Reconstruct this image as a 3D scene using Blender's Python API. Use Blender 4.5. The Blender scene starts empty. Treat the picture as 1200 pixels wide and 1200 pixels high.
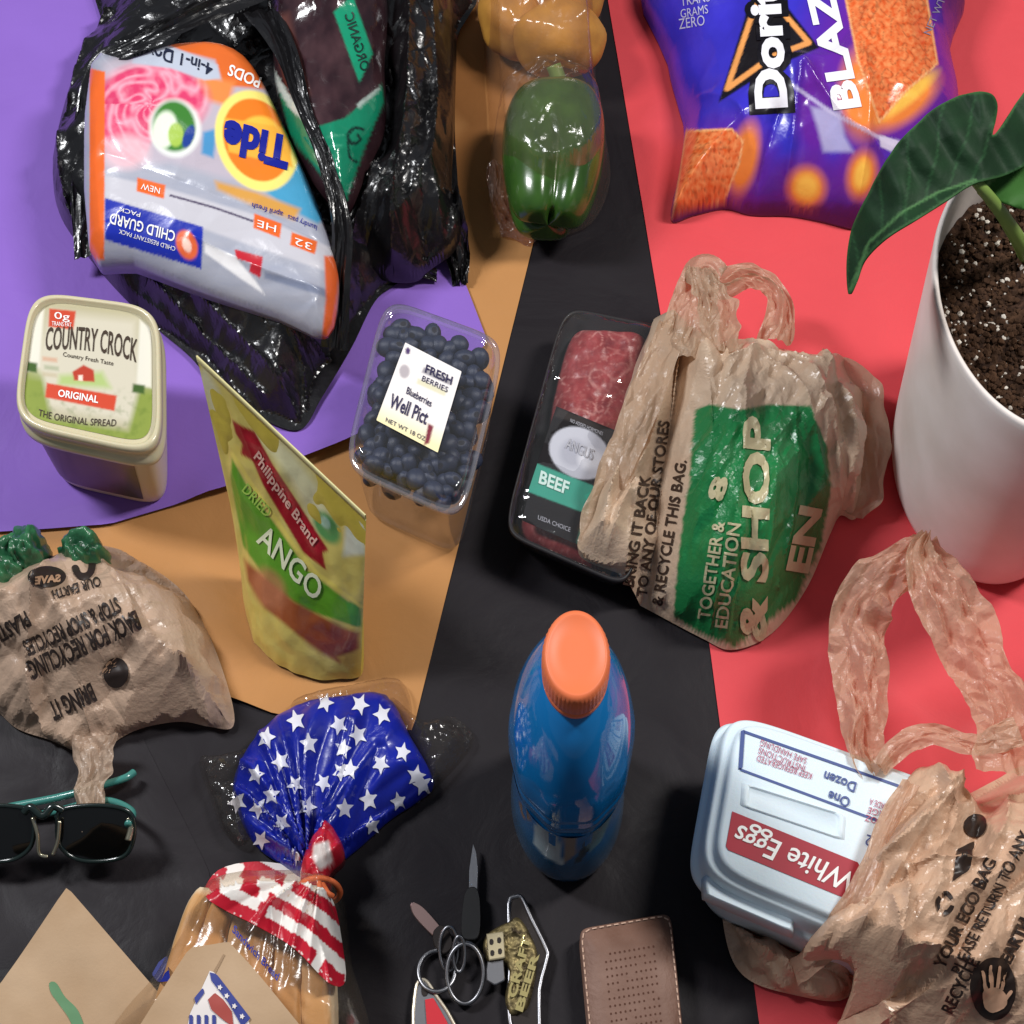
import bpy, bmesh, math, random
import numpy as np
from mathutils import Vector, Matrix
from mathutils.geometry import delaunay_2d_cdt
from mathutils.bvhtree import BVHTree

random.seed(7)
RNG = np.random.RandomState(11)
scene = bpy.context.scene
COL = scene.collection

# ------------------------------------------------------------------ camera
TILT, DIST, FPX = math.radians(28.4), 1040.0, 2500.0       # tilt from straight down, mm to the table, focal length in picture px
cam_data = bpy.data.cameras.new("camera")
cam_data.sensor_fit = 'HORIZONTAL'
cam_data.sensor_width = 36.0
cam_data.lens = 36.0 * FPX / 1200.0
cam_data.clip_start, cam_data.clip_end = 0.02, 20.0
cam = bpy.data.objects.new("camera", cam_data)
COL.objects.link(cam)
cam.location = (0, -DIST * math.sin(TILT) / 1000, DIST * math.cos(TILT) / 1000)
cam.rotation_euler = (TILT, 0, 0)
scene.camera = cam

# ------------------------------------------------------------------ light
world = bpy.data.worlds.new("World")
scene.world = world
world.use_nodes = True
world.node_tree.nodes["Background"].inputs[0].default_value = (0.80, 0.88, 1.0, 1)
world.node_tree.nodes["Background"].inputs[1].default_value = 0.14


def softbox(name, loc, target, size, power, color):
    d = bpy.data.lights.new(name, 'AREA')
    d.shape = 'RECTANGLE'
    d.size, d.size_y = size
    d.energy = power
    d.color = color
    o = bpy.data.objects.new(name, d)
    COL.objects.link(o)
    o.location = loc
    o.rotation_euler = (Vector(target) - Vector(loc)).to_track_quat('-Z', 'Y').to_euler()
    return o


softbox("studio_softbox", (0.70, 0.22, 1.20), (0.02, -0.03, 0), (0.17, 0.32), 13.6, (1.0, 0.97, 0.93))
softbox("studio_softbox", (-0.74, 0.26, 1.05), (0.0, -0.05, 0), (0.16, 0.30), 12.4, (0.97, 0.98, 1.0))

scene.view_settings.view_transform = 'Standard'
scene.view_settings.look = 'None'
scene.view_settings.gamma = 1.0
scene.view_settings.exposure = 0.0
scene.view_settings.use_curve_mapping = False
scene.cycles.max_bounces = 10
scene.cycles.transparent_max_bounces = 24
scene.cycles.caustics_reflective = False
scene.cycles.caustics_refractive = False

# ------------------------------------------------------------------ geometry helpers
CAM = np.array([0, -DIST * math.sin(TILT), DIST * math.cos(TILT)])
FW = np.array([0, math.sin(TILT), -math.cos(TILT)])
UP = np.array([0, math.cos(TILT), math.sin(TILT)])


def P(px, py, z=0.0):
    """point of the place (mm) at height z that the photograph shows at px, py"""
    px, py, z = np.broadcast_arrays(np.asarray(px, float), np.asarray(py, float), np.asarray(z, float))
    u, v = px - 600.0, 600.0 - py
    dx, dy, dz = u, FW[1] * FPX + UP[1] * v, FW[2] * FPX + UP[2] * v
    s = (z - CAM[2]) / dz
    return np.stack([dx * s, CAM[1] + dy * s, z * 1.0], -1)


def pj(p):
    p = np.asarray(p, float)
    q = p - CAM
    k = FPX / (q @ FW)
    return 600 + q[..., 0] * k, 600 - (q @ UP) * k


def lin(c):
    if isinstance(c, str):
        c = [int(c[i:i + 2], 16) / 255 for i in (0, 2, 4)]
    elif max(c) > 1.0:
        c = [v / 255 for v in c]
    return tuple(v / 12.92 if v <= .04045 else ((v + .055) / 1.055) ** 2.4 for v in c)


def h2(ix, iy, seed):
    n = (ix.astype(np.int64) * 374761393 + iy.astype(np.int64) * 668265263 + int(seed) * 1442695041) & 0x7fffffff
    n = ((n ^ (n >> 13)) * 1274126177) & 0x7fffffff
    n = n ^ (n >> 16)
    return (n & 0xffffff) / float(0xffffff)


def pn(x, y, seed=0):
    x, y = np.asarray(x, float), np.asarray(y, float)
    ix, iy = np.floor(x), np.floor(y)
    fx, fy = x - ix, y - iy
    ux, uy = fx * fx * fx * (fx * (fx * 6 - 15) + 10), fy * fy * fy * (fy * (fy * 6 - 15) + 10)

    def g(ox, oy):
        a = h2(ix + ox, iy + oy, seed) * 2 * math.pi
        return np.cos(a) * (fx - ox) + np.sin(a) * (fy - oy)
    a = g(0, 0) * (1 - ux) + g(1, 0) * ux
    b = g(0, 1) * (1 - ux) + g(1, 1) * ux
    return (a * (1 - uy) + b * uy) * 1.5


def fbm(x, y, seed=0, o=4):
    s, a = 0, 1.0
    for k in range(o):
        s = s + a * pn(x * 2 ** k, y * 2 ** k, seed + k)
        a *= .5
    return s / 1.6


def ridged(x, y, seed=0):
    return 1 - np.minimum(1, np.abs(pn(x, y, seed)) * 2.2)


def facets(x, y, seed=0):
    """crumpled film: concave facets meeting in sharp ridges"""
    ix, iy = np.floor(x), np.floor(y)
    best = np.full(np.shape(x), -9.0)
    for ox in (-1, 0, 1):
        for oy in (-1, 0, 1):
            cx, cy = ix + ox, iy + oy
            dx = x - cx - h2(cx, cy, seed)
            dy = y - cy - h2(cx, cy, seed + 1)
            gx, gy = h2(cx, cy, seed + 2) - .5, h2(cx, cy, seed + 3) - .5
            best = np.maximum(best, (h2(cx, cy, seed + 4) - .5) * .5 + 1.3 * (gx * dx + gy * dy) - .8 * (dx * dx + dy * dy))
    return -best


def poly(x, y, seed=0):
    """crumpled sheet: flat triangles meeting in straight sharp creases"""
    ix, iy = np.floor(x), np.floor(y)
    fx, fy = x - ix, y - iy
    a, b, c, d = h2(ix, iy, seed), h2(ix + 1, iy, seed), h2(ix, iy + 1, seed), h2(ix + 1, iy + 1, seed)
    A = np.where(fx > fy, a + fx * (b - a) + fy * (d - b), a + fy * (c - a) + fx * (d - c))
    B = np.where(fx + fy < 1, a + fx * (b - a) + fy * (c - a), d + (1 - fx) * (c - d) + (1 - fy) * (b - d))
    return np.where(h2(ix, iy, seed + 7) > .5, A, B) - .5


def seg_dist(x, y, pts, closed):
    x, y = np.ravel(x), np.ravel(y)
    pts = np.asarray(pts, float)
    a = pts if closed else pts[:-1]
    b = np.roll(pts, -1, 0) if closed else pts[1:]
    out = np.full(x.shape, 1e9)
    for k in range(len(a)):
        d = b[k] - a[k]
        L = d @ d + 1e-12
        t = np.clip(((x - a[k, 0]) * d[0] + (y - a[k, 1]) * d[1]) / L, 0, 1)
        out = np.minimum(out, (x - a[k, 0] - t * d[0]) ** 2 + (y - a[k, 1] - t * d[1]) ** 2)
    return np.sqrt(out)


def inside(x, y, pts):
    x, y = np.ravel(x), np.ravel(y)
    r = np.zeros(x.shape, bool)
    n = len(pts)
    for k in range(n):
        x1, y1 = pts[k][0], pts[k][1]
        x2, y2 = pts[(k + 1) % n][0], pts[(k + 1) % n][1]
        if y1 == y2:
            continue
        c = (y1 > y) != (y2 > y)
        r ^= c & (x < (x2 - x1) * (y - y1) / (y2 - y1) + x1)
    return r


def sdist(x, y, pts):
    d = seg_dist(x, y, pts, True)
    return np.where(inside(x, y, pts), d, -d)


def catmull(pts, closed=True, n=8):
    p = np.asarray(pts, float)
    N = len(p)
    out = []
    for i in range(N if closed else N - 1):
        if closed:
            a, b, c, d = p[(i - 1) % N], p[i], p[(i + 1) % N], p[(i + 2) % N]
        else:
            a, b, c, d = p[max(i - 1, 0)], p[i], p[i + 1], p[min(i + 2, N - 1)]
        for k in range(n):
            t = k / n
            out.append(.5 * ((2 * b) + (c - a) * t + (2 * a - 5 * b + 4 * c - d) * t * t + (3 * b - a - 3 * c + d) * t ** 3))
    if not closed:
        out.append(p[-1])
    return np.array(out)


def resample(pts, step, closed=True):
    p = np.asarray(pts, float)
    if closed:
        p = np.r_[p, p[:1]]
    L = np.r_[0, np.cumsum(np.linalg.norm(np.diff(p, axis=0), axis=1))]
    n = max(4, int(round(L[-1] / step)))
    s = np.linspace(0, L[-1], n, endpoint=not closed)
    return np.stack([np.interp(s, L, p[:, k]) for k in range(p.shape[1])], -1)


def cdt(loop, step, holes=()):
    """triangulate the inside of loop with an even scatter of points"""
    loop = resample(loop, step)
    x0, y0 = loop.min(0)
    x1, y1 = loop.max(0)
    gx, gy = np.meshgrid(np.arange(x0, x1, step), np.arange(y0, y1, step * .866))
    gx[1::2] += step * .5
    g = np.stack([gx.ravel(), gy.ravel()], -1)
    g += (np.random.RandomState(3).rand(*g.shape) - .5) * step * .35
    g = g[sdist(g[:, 0], g[:, 1], loop) > step * .45]
    for h in holes:
        g = g[~inside(g[:, 0], g[:, 1], h)]
    pts = [Vector(q) for q in np.r_[loop, g].tolist()]
    n = len(loop)
    v, _, f, *_r = delaunay_2d_cdt(pts, [(i, (i + 1) % n) for i in range(n)], [], 1, 1e-6)
    return np.array([(q[0], q[1]) for q in v]), [list(q) for q in f]


class Field:
    """height of a lying thing over its outline; callable on x, y in mm"""

    def __init__(s, outline, H, R, z0=2.0, base=None, smooth=True, power=2.0, zpx=0.0, fade=5.0, world=False):
        o = np.asarray(outline, float)
        if not world:
            z = o[:, 2] if o.shape[1] > 2 else zpx
            o = P(o[:, 0], o[:, 1], z)[:, :2]
        if smooth:
            o = catmull(o, True, 6)
        s.loop, s.H, s.R, s.z0, s.base, s.power, s.fade = o, H, R, z0, base, power, fade
        s.extra = []
        s.floor = 3.2

    def add(s, f):
        s.extra.append(f)
        return s

    def ridge(s, line, w, h, z=20):
        line = np.asarray(line, float)
        L = catmull(P(line[:, 0], line[:, 1], z)[:, :2], False, 5)
        s.extra.append(lambda x, y: h * np.exp(-seg_dist(x, y, L, False) / w) * (1 + .35 * pn(x / 9, y / 9, 77)))
        return s

    def crumple(s, size, amp, seed=0, ang=0.0, stretch=1.0, kind='facets', warp=.35):
        c, n = math.cos(ang), math.sin(ang)

        def f(x, y):
            u, v = (x * c + y * n) / (size * stretch), (-x * n + y * c) / size
            wu, wv = u + warp * pn(u * 1.1, v * 1.1, seed + 50), v + warp * pn(u * 1.1 + 9, v * 1.1, seed + 51)
            if kind == 'facets':
                return amp * facets(wu, wv, seed)
            if kind == 'poly':
                return amp * poly(wu, wv, seed)
            if kind == 'ridged':
                return amp * (ridged(wu, wv, seed) - .4)
            return amp * pn(wu, wv, seed)
        s.extra.append(f)
        return s

    def radial(s, centre, k, amp, r0, r1, z=20, seed=0):
        """folds that run together at a gathered point"""
        c = P(centre[0], centre[1], z)[:2]

        def f(x, y):
            dx, dy = x - c[0], y - c[1]
            r, th = np.hypot(dx, dy), np.arctan2(dy, dx)
            w = np.clip(1 - (r - r0) / (r1 - r0), 0, 1)
            return amp * w * (ridged(np.cos(th) * k + 7, np.sin(th) * k + r * .012, seed) - .4)
        s.extra.append(f)
        return s

    def __call__(s, x, y, creases=True):
        x, y = np.ravel(np.asarray(x, float)), np.ravel(np.asarray(y, float))
        d = np.maximum(0, sdist(x, y, s.loop))
        t = np.clip(d / s.R, 0, 1)
        z = s.z0 + s.H * ((1 - (1 - t) ** s.power) ** (1 / s.power) if s.power else np.sin(t * math.pi / 2) ** .85)
        if s.base is not None:
            z = z + s.base(x, y)
        fd = np.clip(d / s.fade, 0, 1)
        for f in (s.extra if creases else ()):
            z = z + fd * f(x, y)
        return np.maximum(z, s.floor)


def flat(z):
    return lambda x, y: np.full(np.shape(np.ravel(x)), float(z))


def hit(px, py, f, off=0.0):
    px, py = np.ravel(np.asarray(px, float)), np.ravel(np.asarray(py, float))
    if isinstance(f, bpy.types.Object):                # a built surface: lay the print on its real triangles
        tree, fld = SURF[f.name]
        q = hit(px, py, fld, off)
        a, b = P(px, py, 260.0), P(px, py, -10.0)
        for i in range(len(px)):
            d = Vector(b[i] - a[i]).normalized()
            h = tree.ray_cast(Vector(a[i]), d)
            if h[0] is not None:
                n = h[1] if h[1].z > 0 else -h[1]
                q[i] = np.array(h[0]) + np.array(n) * off * .5 - np.array(d) * off * .5
        return q
    z = np.full(px.shape, 10.0)
    for k in range(9):
        q = P(px, py, z)
        z = .35 * z + .65 * f(q[:, 0], q[:, 1])
    q = P(px, py, z)
    q[:, 2] = f(q[:, 0], q[:, 1]) + off
    return q


# ------------------------------------------------------------------ objects
ROOT = {}
SURF = {}


def tag(o, label=None, cat=None, group=None, kind=None):
    for k, v in (('label', label), ('category', cat), ('group', group), ('kind', kind)):
        if v:
            o[k] = v
    return o


def thing(name, label, cat, loc, group=None):
    o = bpy.data.objects.new(name, None)
    o.empty_display_size = .02
    COL.objects.link(o)
    o.location = Vector(loc) * .001
    ROOT[o.name] = np.array(loc, float)
    return tag(o, label, cat, group)


def mesh(name, v, f, mat, parent=None, smooth=True, col=None, origin=None):
    """a mesh object from points in mm of the place; children keep the origin of their thing"""
    v = np.asarray(v, float)
    org = ROOT[parent.name] if parent is not None else (np.array(origin, float) if origin is not None else np.array([v[:, 0].mean(), v[:, 1].mean(), v[:, 2].min()]))
    me = bpy.data.meshes.new(name)
    me.from_pydata(((v - org) * .001).tolist(), [], [list(map(int, q)) for q in f])
    if smooth:
        me.polygons.foreach_set('use_smooth', [True] * len(me.polygons))
    if col is not None:
        a = me.color_attributes.new('Col', 'FLOAT_COLOR', 'POINT')
        c = np.ones((len(v), 4))
        c[:, :3] = col
        a.data.foreach_set('color', c.ravel())
    me.materials.append(mat)
    me.update()
    o = bpy.data.objects.new(name, me)
    COL.objects.link(o)
    if parent is not None:
        o.parent = parent
    else:
        o.location = Vector(org) * .001
    ROOT[o.name] = org
    return o


def sheet(name, field, step, mat, parent=None, loop=None, colfn=None, off=0.0, skirt=None, origin=None, smooth=True, lateral=False):
    """surface z = field(x, y) over the field's outline; skirt closes it down to a base"""
    v2, f = cdt(field.loop if loop is None else loop, step)
    z = field(v2[:, 0], v2[:, 1]) + off
    v = np.c_[v2, z]
    if lateral:                                        # on steep flanks creases push out sideways, not up
        x, y, e = v2[:, 0], v2[:, 1], 1.5
        zs = field(x, y, False)
        gx = (field(x + e, y, False) - field(x - e, y, False)) / (2 * e)
        gy = (field(x, y + e, False) - field(x, y - e, False)) / (2 * e)
        sl = np.hypot(gx, gy)
        nz = 1 / np.sqrt(1 + sl * sl)
        w = np.clip((sl - .6) / 1.2, 0, 1)
        d = np.clip(z - off - zs, -3.5, 4.5)
        v[:, 0] += -gx * nz * d * w * .8
        v[:, 1] += -gy * nz * d * w * .8
        v[:, 2] = np.maximum(z * (1 - w) + (zs + d * nz) * w, field.floor)
    if skirt is not None:
        n = len(v)
        v = np.r_[v, np.c_[v2, np.minimum(z - .6, np.full(n, skirt))]]
        cnt = {}
        for q in f:
            for i in range(3):
                e = (q[i], q[(i + 1) % 3])
                cnt[e] = 1
        side = [(b, a, a + n, b + n) for (a, b) in cnt if (b, a) not in cnt]
        f = f + [[q[2] + n, q[1] + n, q[0] + n] for q in f] + side
    c = None
    if colfn is not None:
        px, py = pj(v)
        c = colfn(px, py)
    o = mesh(name, v, f, mat, parent, smooth, c, origin)
    if lateral:
        SURF[o.name] = (BVHTree.FromPolygons(v.tolist(), f), field)
    return o


def lathe(name, prof, c, mat, parent, sx=2 / 3, n=64, cap0=False, cap1=False, wob=None):
    """turned body (oval in plan like the photograph's), prof = [(r, z)]"""
    v, f = [], []
    for (r, z) in prof:
        for k in range(n):
            a = 2 * math.pi * k / n
            rr = r * (wob(a, z) if wob else 1)
            v.append((c[0] + rr * math.cos(a) * sx, c[1] + rr * math.sin(a), c[2] + z))
    for i in range(len(prof) - 1):
        for k in range(n):
            f.append((i * n + k, i * n + (k + 1) % n, (i + 1) * n + (k + 1) % n, (i + 1) * n + k))
    if cap0:
        f.append(list(range(n))[::-1])
    if cap1:
        f.append([(len(prof) - 1) * n + k for k in range(n)])
    return mesh(name, v, f, mat, parent)


def stack(name, loop, rings, mat, parent, c=None, cap0=True, cap1=True, smooth=True, colfn=None):
    """rings = [(scale, z)] of one closed outline, bottom to top"""
    loop = np.asarray(loop, float)
    c = loop.mean(0) if c is None else np.asarray(c)
    n = len(loop)
    v = np.concatenate([np.c_[c + (loop - c) * s, np.full(n, z)] for s, z in rings])
    f = []
    for i in range(len(rings) - 1):
        for k in range(n):
            f.append((i * n + k, i * n + (k + 1) % n, (i + 1) * n + (k + 1) % n, (i + 1) * n + k))
    if cap0:
        f.append(list(range(n))[::-1])
    if cap1:
        f.append([(len(rings) - 1) * n + k for k in range(n)])
    return mesh(name, v, f, mat, parent, smooth)


def rquad(q, z, e=6.0, n=72):
    """rounded four-cornered outline (corners in the picture at height z) as mm points; e = squareness"""
    q = P(*np.asarray(q, float).T, z)[:, :2]
    out = []
    for k in range(n):
        a = 2 * math.pi * k / n
        c, s = math.cos(a), math.sin(a)
        u = math.copysign(abs(c) ** (2 / e), c)
        w = math.copysign(abs(s) ** (2 / e), s)
        u, w = (u + 1) / 2, (1 - w) / 2
        out.append(q[0] * (1 - u) * (1 - w) + q[1] * u * (1 - w) + q[2] * u * w + q[3] * (1 - u) * w)
    return np.array(out)


def tube(name, pts, r, mat, parent, n=10, sx=1.0, closed=False, rfun=None, sub=6):
    p = catmull(pts, closed, sub) if sub > 1 else np.asarray(pts, float)
    N = len(p)
    v, f = [], []
    prev = None
    for i in range(N):
        a, b = p[(i - 1) % N] if (closed or i) else p[i], p[(i + 1) % N] if (closed or i < N - 1) else p[i]
        t = b - a
        t = t / (np.linalg.norm(t) + 1e-9)
        ref = np.array([0, 0, 1.]) if abs(t[2]) < .9 else np.array([1., 0, 0])
        if prev is not None:
            ref = prev
        s = np.cross(t, ref)
        s /= np.linalg.norm(s) + 1e-9
        w = np.cross(s, t)
        prev = w
        rr = r * (rfun(i / max(1, N - 1)) if rfun else 1)
        for k in range(n):
            th = 2 * math.pi * k / n
            v.append(p[i] + rr * (math.cos(th) * s * sx + math.sin(th) * w))
    m = N if closed else N - 1
    for i in range(m):
        j = (i + 1) % N
        for k in range(n):
            f.append((i * n + k, i * n + (k + 1) % n, j * n + (k + 1) % n, j * n + k))
    if not closed:
        f.append(list(range(n))[::-1])
        f.append([(N - 1) * n + k for k in range(n)])
    return mesh(name, v, f, mat, parent)


def ribbon(name, line, mat, parent, folds=3.0, amp=3.0, seed=0, n=70, m=18, ragged=.22, crossz=0.0, jag=1.0):
    """strip of film: line = [(px, py, z, half width mm)]"""
    L = np.asarray(line, float)
    q = np.c_[P(L[:, 0], L[:, 1], L[:, 2]), L[:, 3]]
    n, m = int(n * 2), int(m * 2)
    q = resample(catmull(q, False, 10), 1.0, False)
    i = np.linspace(0, len(q) - 1, n)
    q = np.stack([np.interp(i, np.arange(len(q)), q[:, k]) for k in range(4)], -1)
    t = np.gradient(q[:, :2], axis=0)
    for _ in range(4):
        t[1:-1] = (t[:-2] + 2 * t[1:-1] + t[2:]) / 4
    t /= np.linalg.norm(t, axis=1)[:, None] + 1e-9
    s = np.stack([t[:, 1], -t[:, 0]], -1)
    u = np.linspace(-1, 1, m)
    U, T = np.meshgrid(u, np.linspace(0, 1, n))
    wob = 1 + ragged * jag * pn(T * 7, np.sign(U) * 3 + 5.5, seed)
    off = U * wob * q[:, 3:4]
    x = q[:, 0:1] + s[:, 0:1] * off
    y = q[:, 1:2] + s[:, 1:2] * off
    du = U + .40 * pn(T * 3, U * .8, seed + 8)
    ln = T * q.shape[0] * .09
    z = q[:, 2:3] + amp * (1.7 * poly(du * folds * .55 + 3, ln * .30 + du * .3, seed) + 1.0 * poly(du * folds * 1.1, ln * .55 - du * .5, seed + 2) + jag * .55 * poly(du * folds * 2.0 + ln * .2, ln * 1.5, seed + 5)) + crossz * (1 - U * U)
    jit = .10 * jag * q[:, 3:4] * pn(T * 9, U * 2.5 + 4, seed + 21)
    x = x + s[:, 0:1] * jit
    y = y + s[:, 1:2] * jit
    z = np.maximum(z, 1.5)
    f = [(a * m + b, a * m + b + 1, (a + 1) * m + b + 1, (a + 1) * m + b) for a in range(n - 1) for b in range(m - 1)]
    return mesh(name, np.stack([x, y, z], -1).reshape(-1, 3), f, mat, parent, smooth=False)


# ------------------------------------------------------------------ painting print into vertex colours
def m_poly(px, py, pts, soft=1.5):
    return np.clip(sdist(px, py, np.asarray(pts, float)) / soft + .5, 0, 1)


def m_ell(px, py, c, rx, ry, ang=0.0, soft=.06):
    a = math.radians(ang)
    dx, dy = px - c[0], py - c[1]
    u, v = (dx * math.cos(a) + dy * math.sin(a)) / rx, (-dx * math.sin(a) + dy * math.cos(a)) / ry
    return np.clip((1 - np.hypot(u, v)) / soft + .5, 0, 1)


def m_line(px, py, pts, w, soft=1.2):
    return np.clip((w - seg_dist(px, py, np.asarray(pts, float), False)) / soft + .5, 0, 1)


def paint(c, m, color):
    m = np.asarray(m)[:, None]
    return c * (1 - m) + np.array(lin(color) if not isinstance(color, np.ndarray) else color) * m


def base_col(px, color):
    return np.tile(np.array(lin(color)), (len(px), 1))


# ------------------------------------------------------------------ lettering
_TXT = {}


def glyphs(s, bold=0.0, shear=0.0, spacing=1.0):
    k = (s, bold, shear, spacing)
    if k not in _TXT:
        cu = bpy.data.curves.new('txt', 'FONT')
        cu.body = s
        cu.size = 1.0
        cu.resolution_u = 3
        cu.offset = bold
        cu.shear = shear
        cu.space_character = spacing
        o = bpy.data.objects.new('txt', cu)
        COL.objects.link(o)
        dg = bpy.context.evaluated_depsgraph_get()
        me = bpy.data.meshes.new_from_object(o.evaluated_get(dg))
        bm = bmesh.new()
        bm.from_mesh(me)
        bmesh.ops.triangulate(bm, faces=bm.faces[:])
        bmesh.ops.remove_doubles(bm, verts=bm.verts[:], dist=1e-5)
        v = np.array([q.co[:2] for q in bm.verts]).reshape(-1, 2)
        f = [[q.index for q in fa.verts] for fa in bm.faces]
        bm.free()
        bpy.data.objects.remove(o)
        bpy.data.curves.remove(cu)
        bpy.data.meshes.remove(me)
        _TXT[k] = (v, f)
    return _TXT[k]


def split_long(v, f, L):
    """cut triangles until no edge is longer than L"""
    v = [tuple(q) for q in v]
    for _ in range(6):
        mid, nf, ch = {}, [], False

        def M(a, b):
            k = (min(a, b), max(a, b))
            if k not in mid:
                mid[k] = len(v)
                v.append(((v[a][0] + v[b][0]) / 2, (v[a][1] + v[b][1]) / 2))
            return mid[k]

        def far(a, b):
            return (v[a][0] - v[b][0]) ** 2 + (v[a][1] - v[b][1]) ** 2 > L * L
        for a, b, c in f:
            e = [far(a, b), far(b, c), far(c, a)]
            k = sum(e)
            if k == 0:
                nf.append([a, b, c])
                continue
            ch = True
            while (k == 1 and not e[0]) or (k == 2 and e[2]):
                a, b, c = b, c, a
                e = e[1:] + e[:1]
            if k == 1:
                m = M(a, b)
                nf += [[a, m, c], [m, b, c]]
            elif k == 2:
                m, n = M(a, b), M(b, c)
                nf += [[m, b, n], [a, m, n], [a, n, c]]
            else:
                m, n, o = M(a, b), M(b, c), M(c, a)
                nf += [[a, m, o], [m, b, n], [o, n, c], [m, n, o]]
        f = nf
        if not ch:
            break
    return np.array(v), f


def text_geo(s, p0, p1, up, bold=0.0, shear=0.0, bend=0.0, cap=.69, spacing=1.0):
    v, f = glyphs(s, bold, shear, spacing)
    if len(v) == 0:
        return np.zeros((0, 2)), []
    x0, x1 = v[:, 0].min(), v[:, 0].max()
    t, h = (v[:, 0] - x0) / (x1 - x0), v[:, 1] / cap
    p0, p1, up = np.array(p0, float), np.array(p1, float), np.array(up, float)
    q = p0 + np.outer(t, p1 - p0) + np.outer(h + bend * 4 * t * (1 - t), up)
    return q, f


def lettering(name, items, field, mat, parent, off=.5, L=3.0):
    """items = [(text, p0, p1, up, {options})] in picture px, laid on the surface"""
    o = None
    for it in items:
        q, f = text_geo(*it[:4], **(it[4] if len(it) > 4 else {}))
        if not f:
            continue
        q, f = split_long(q, f, L)
        o = mesh(name, hit(q[:, 0], q[:, 1], field, off), f, mat, parent, smooth=True)
    return o


def decal(name, loop, field, mat, parent, off=.4, step=2.0, colfn=None, smooth_loop=False, thick=0.0):
    """flat print or sticker whose outline is given in picture px, laid on the surface"""
    loop = np.asarray(loop, float)
    if smooth_loop:
        loop = catmull(loop, True, 6)
    v2, f = cdt(loop, step * 2.3)
    v = hit(v2[:, 0], v2[:, 1], field, off)
    c = colfn(v2[:, 0], v2[:, 1]) if colfn else None
    return mesh(name, v, f, mat, parent, True, c)


# ------------------------------------------------------------------ materials
def _mat(name):
    m = bpy.data.materials.new(name)
    m.use_nodes = True
    nt = m.node_tree
    return m, nt, nt.nodes['Principled BSDF'], nt.nodes['Material Output']


def add_bump(nt, bsdf, scale, strength, dist=.001, detail=4, kind='noise', rough=.6):
    tc = nt.nodes.new('ShaderNodeTexCoord')
    if kind == 'noise':
        t = nt.nodes.new('ShaderNodeTexNoise')
        t.inputs['Scale'].default_value = scale
        t.inputs['Detail'].default_value = detail
        t.inputs['Roughness'].default_value = rough
        out = t.outputs['Fac']
    else:
        t = nt.nodes.new('ShaderNodeTexVoronoi')
        t.feature = 'F1'
        t.inputs['Scale'].default_value = scale
        out = t.outputs['Distance']
    nt.links.new(tc.outputs['Object'], t.inputs['Vector'])
    b = nt.nodes.new('ShaderNodeBump')
    b.inputs['Strength'].default_value = strength
    b.inputs['Distance'].default_value = dist
    nt.links.new(out, b.inputs['Height'])
    nt.links.new(b.outputs['Normal'], bsdf.inputs['Normal'])
    return b


def pbr(name, color=None, rough=.5, spec=.5, metal=0.0, bump=None, vary=None, coat=0.0, sub=0.0, trans=0.0, ior=1.45, alpha=1.0):
    """color None: print colour comes from the mesh (Col)"""
    m, nt, b, out = _mat(name)
    b.inputs['Roughness'].default_value = rough
    b.inputs['Specular IOR Level'].default_value = spec
    b.inputs['Metallic'].default_value = metal
    b.inputs['Coat Weight'].default_value = coat
    b.inputs['Coat Roughness'].default_value = .08
    b.inputs['Transmission Weight'].default_value = trans
    b.inputs['IOR'].default_value = ior
    b.inputs['Alpha'].default_value = alpha
    if sub:
        b.inputs['Subsurface Weight'].default_value = sub
        b.inputs['Subsurface Radius'].default_value = (1, .6, .4)
        b.inputs['Subsurface Scale'].default_value = .004
    src = None
    if color is None:
        a = nt.nodes.new('ShaderNodeAttribute')
        a.attribute_name = 'Col'
        src = a.outputs['Color']
        nt.links.new(src, b.inputs['Base Color'])
    else:
        b.inputs['Base Color'].default_value = (*lin(color), 1)
    if vary:                                   # (scale, amount[, second colour])
        tc = nt.nodes.new('ShaderNodeTexCoord')
        t = nt.nodes.new('ShaderNodeTexNoise')
        t.inputs['Scale'].default_value = vary[0]
        t.inputs['Detail'].default_value = 6
        nt.links.new(tc.outputs['Object'], t.inputs['Vector'])
        r = nt.nodes.new('ShaderNodeMapRange')
        r.inputs['From Min'].default_value = .3
        r.inputs['From Max'].default_value = .7
        nt.links.new(t.outputs['Fac'], r.inputs['Value'])
        mx = nt.nodes.new('ShaderNodeMix')
        mx.data_type = 'RGBA'
        k = mx.inputs
        nt.links.new(r.outputs['Result'], k[0])
        if src:
            hs = nt.nodes.new('ShaderNodeHueSaturation')
            hs.inputs['Value'].default_value = 1 - vary[1]
            nt.links.new(src, hs.inputs['Color'])
            nt.links.new(src, k[6])
            nt.links.new(hs.outputs['Color'], k[7])
        else:
            c = lin(color)
            k[6].default_value = (*c, 1)
            k[7].default_value = (*(lin(vary[2]) if len(vary) > 2 else [v * (1 - vary[1]) for v in c]), 1)
        nt.links.new(mx.outputs[2], b.inputs['Base Color'])
    if bump:
        add_bump(nt, b, *bump)
    return m


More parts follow.
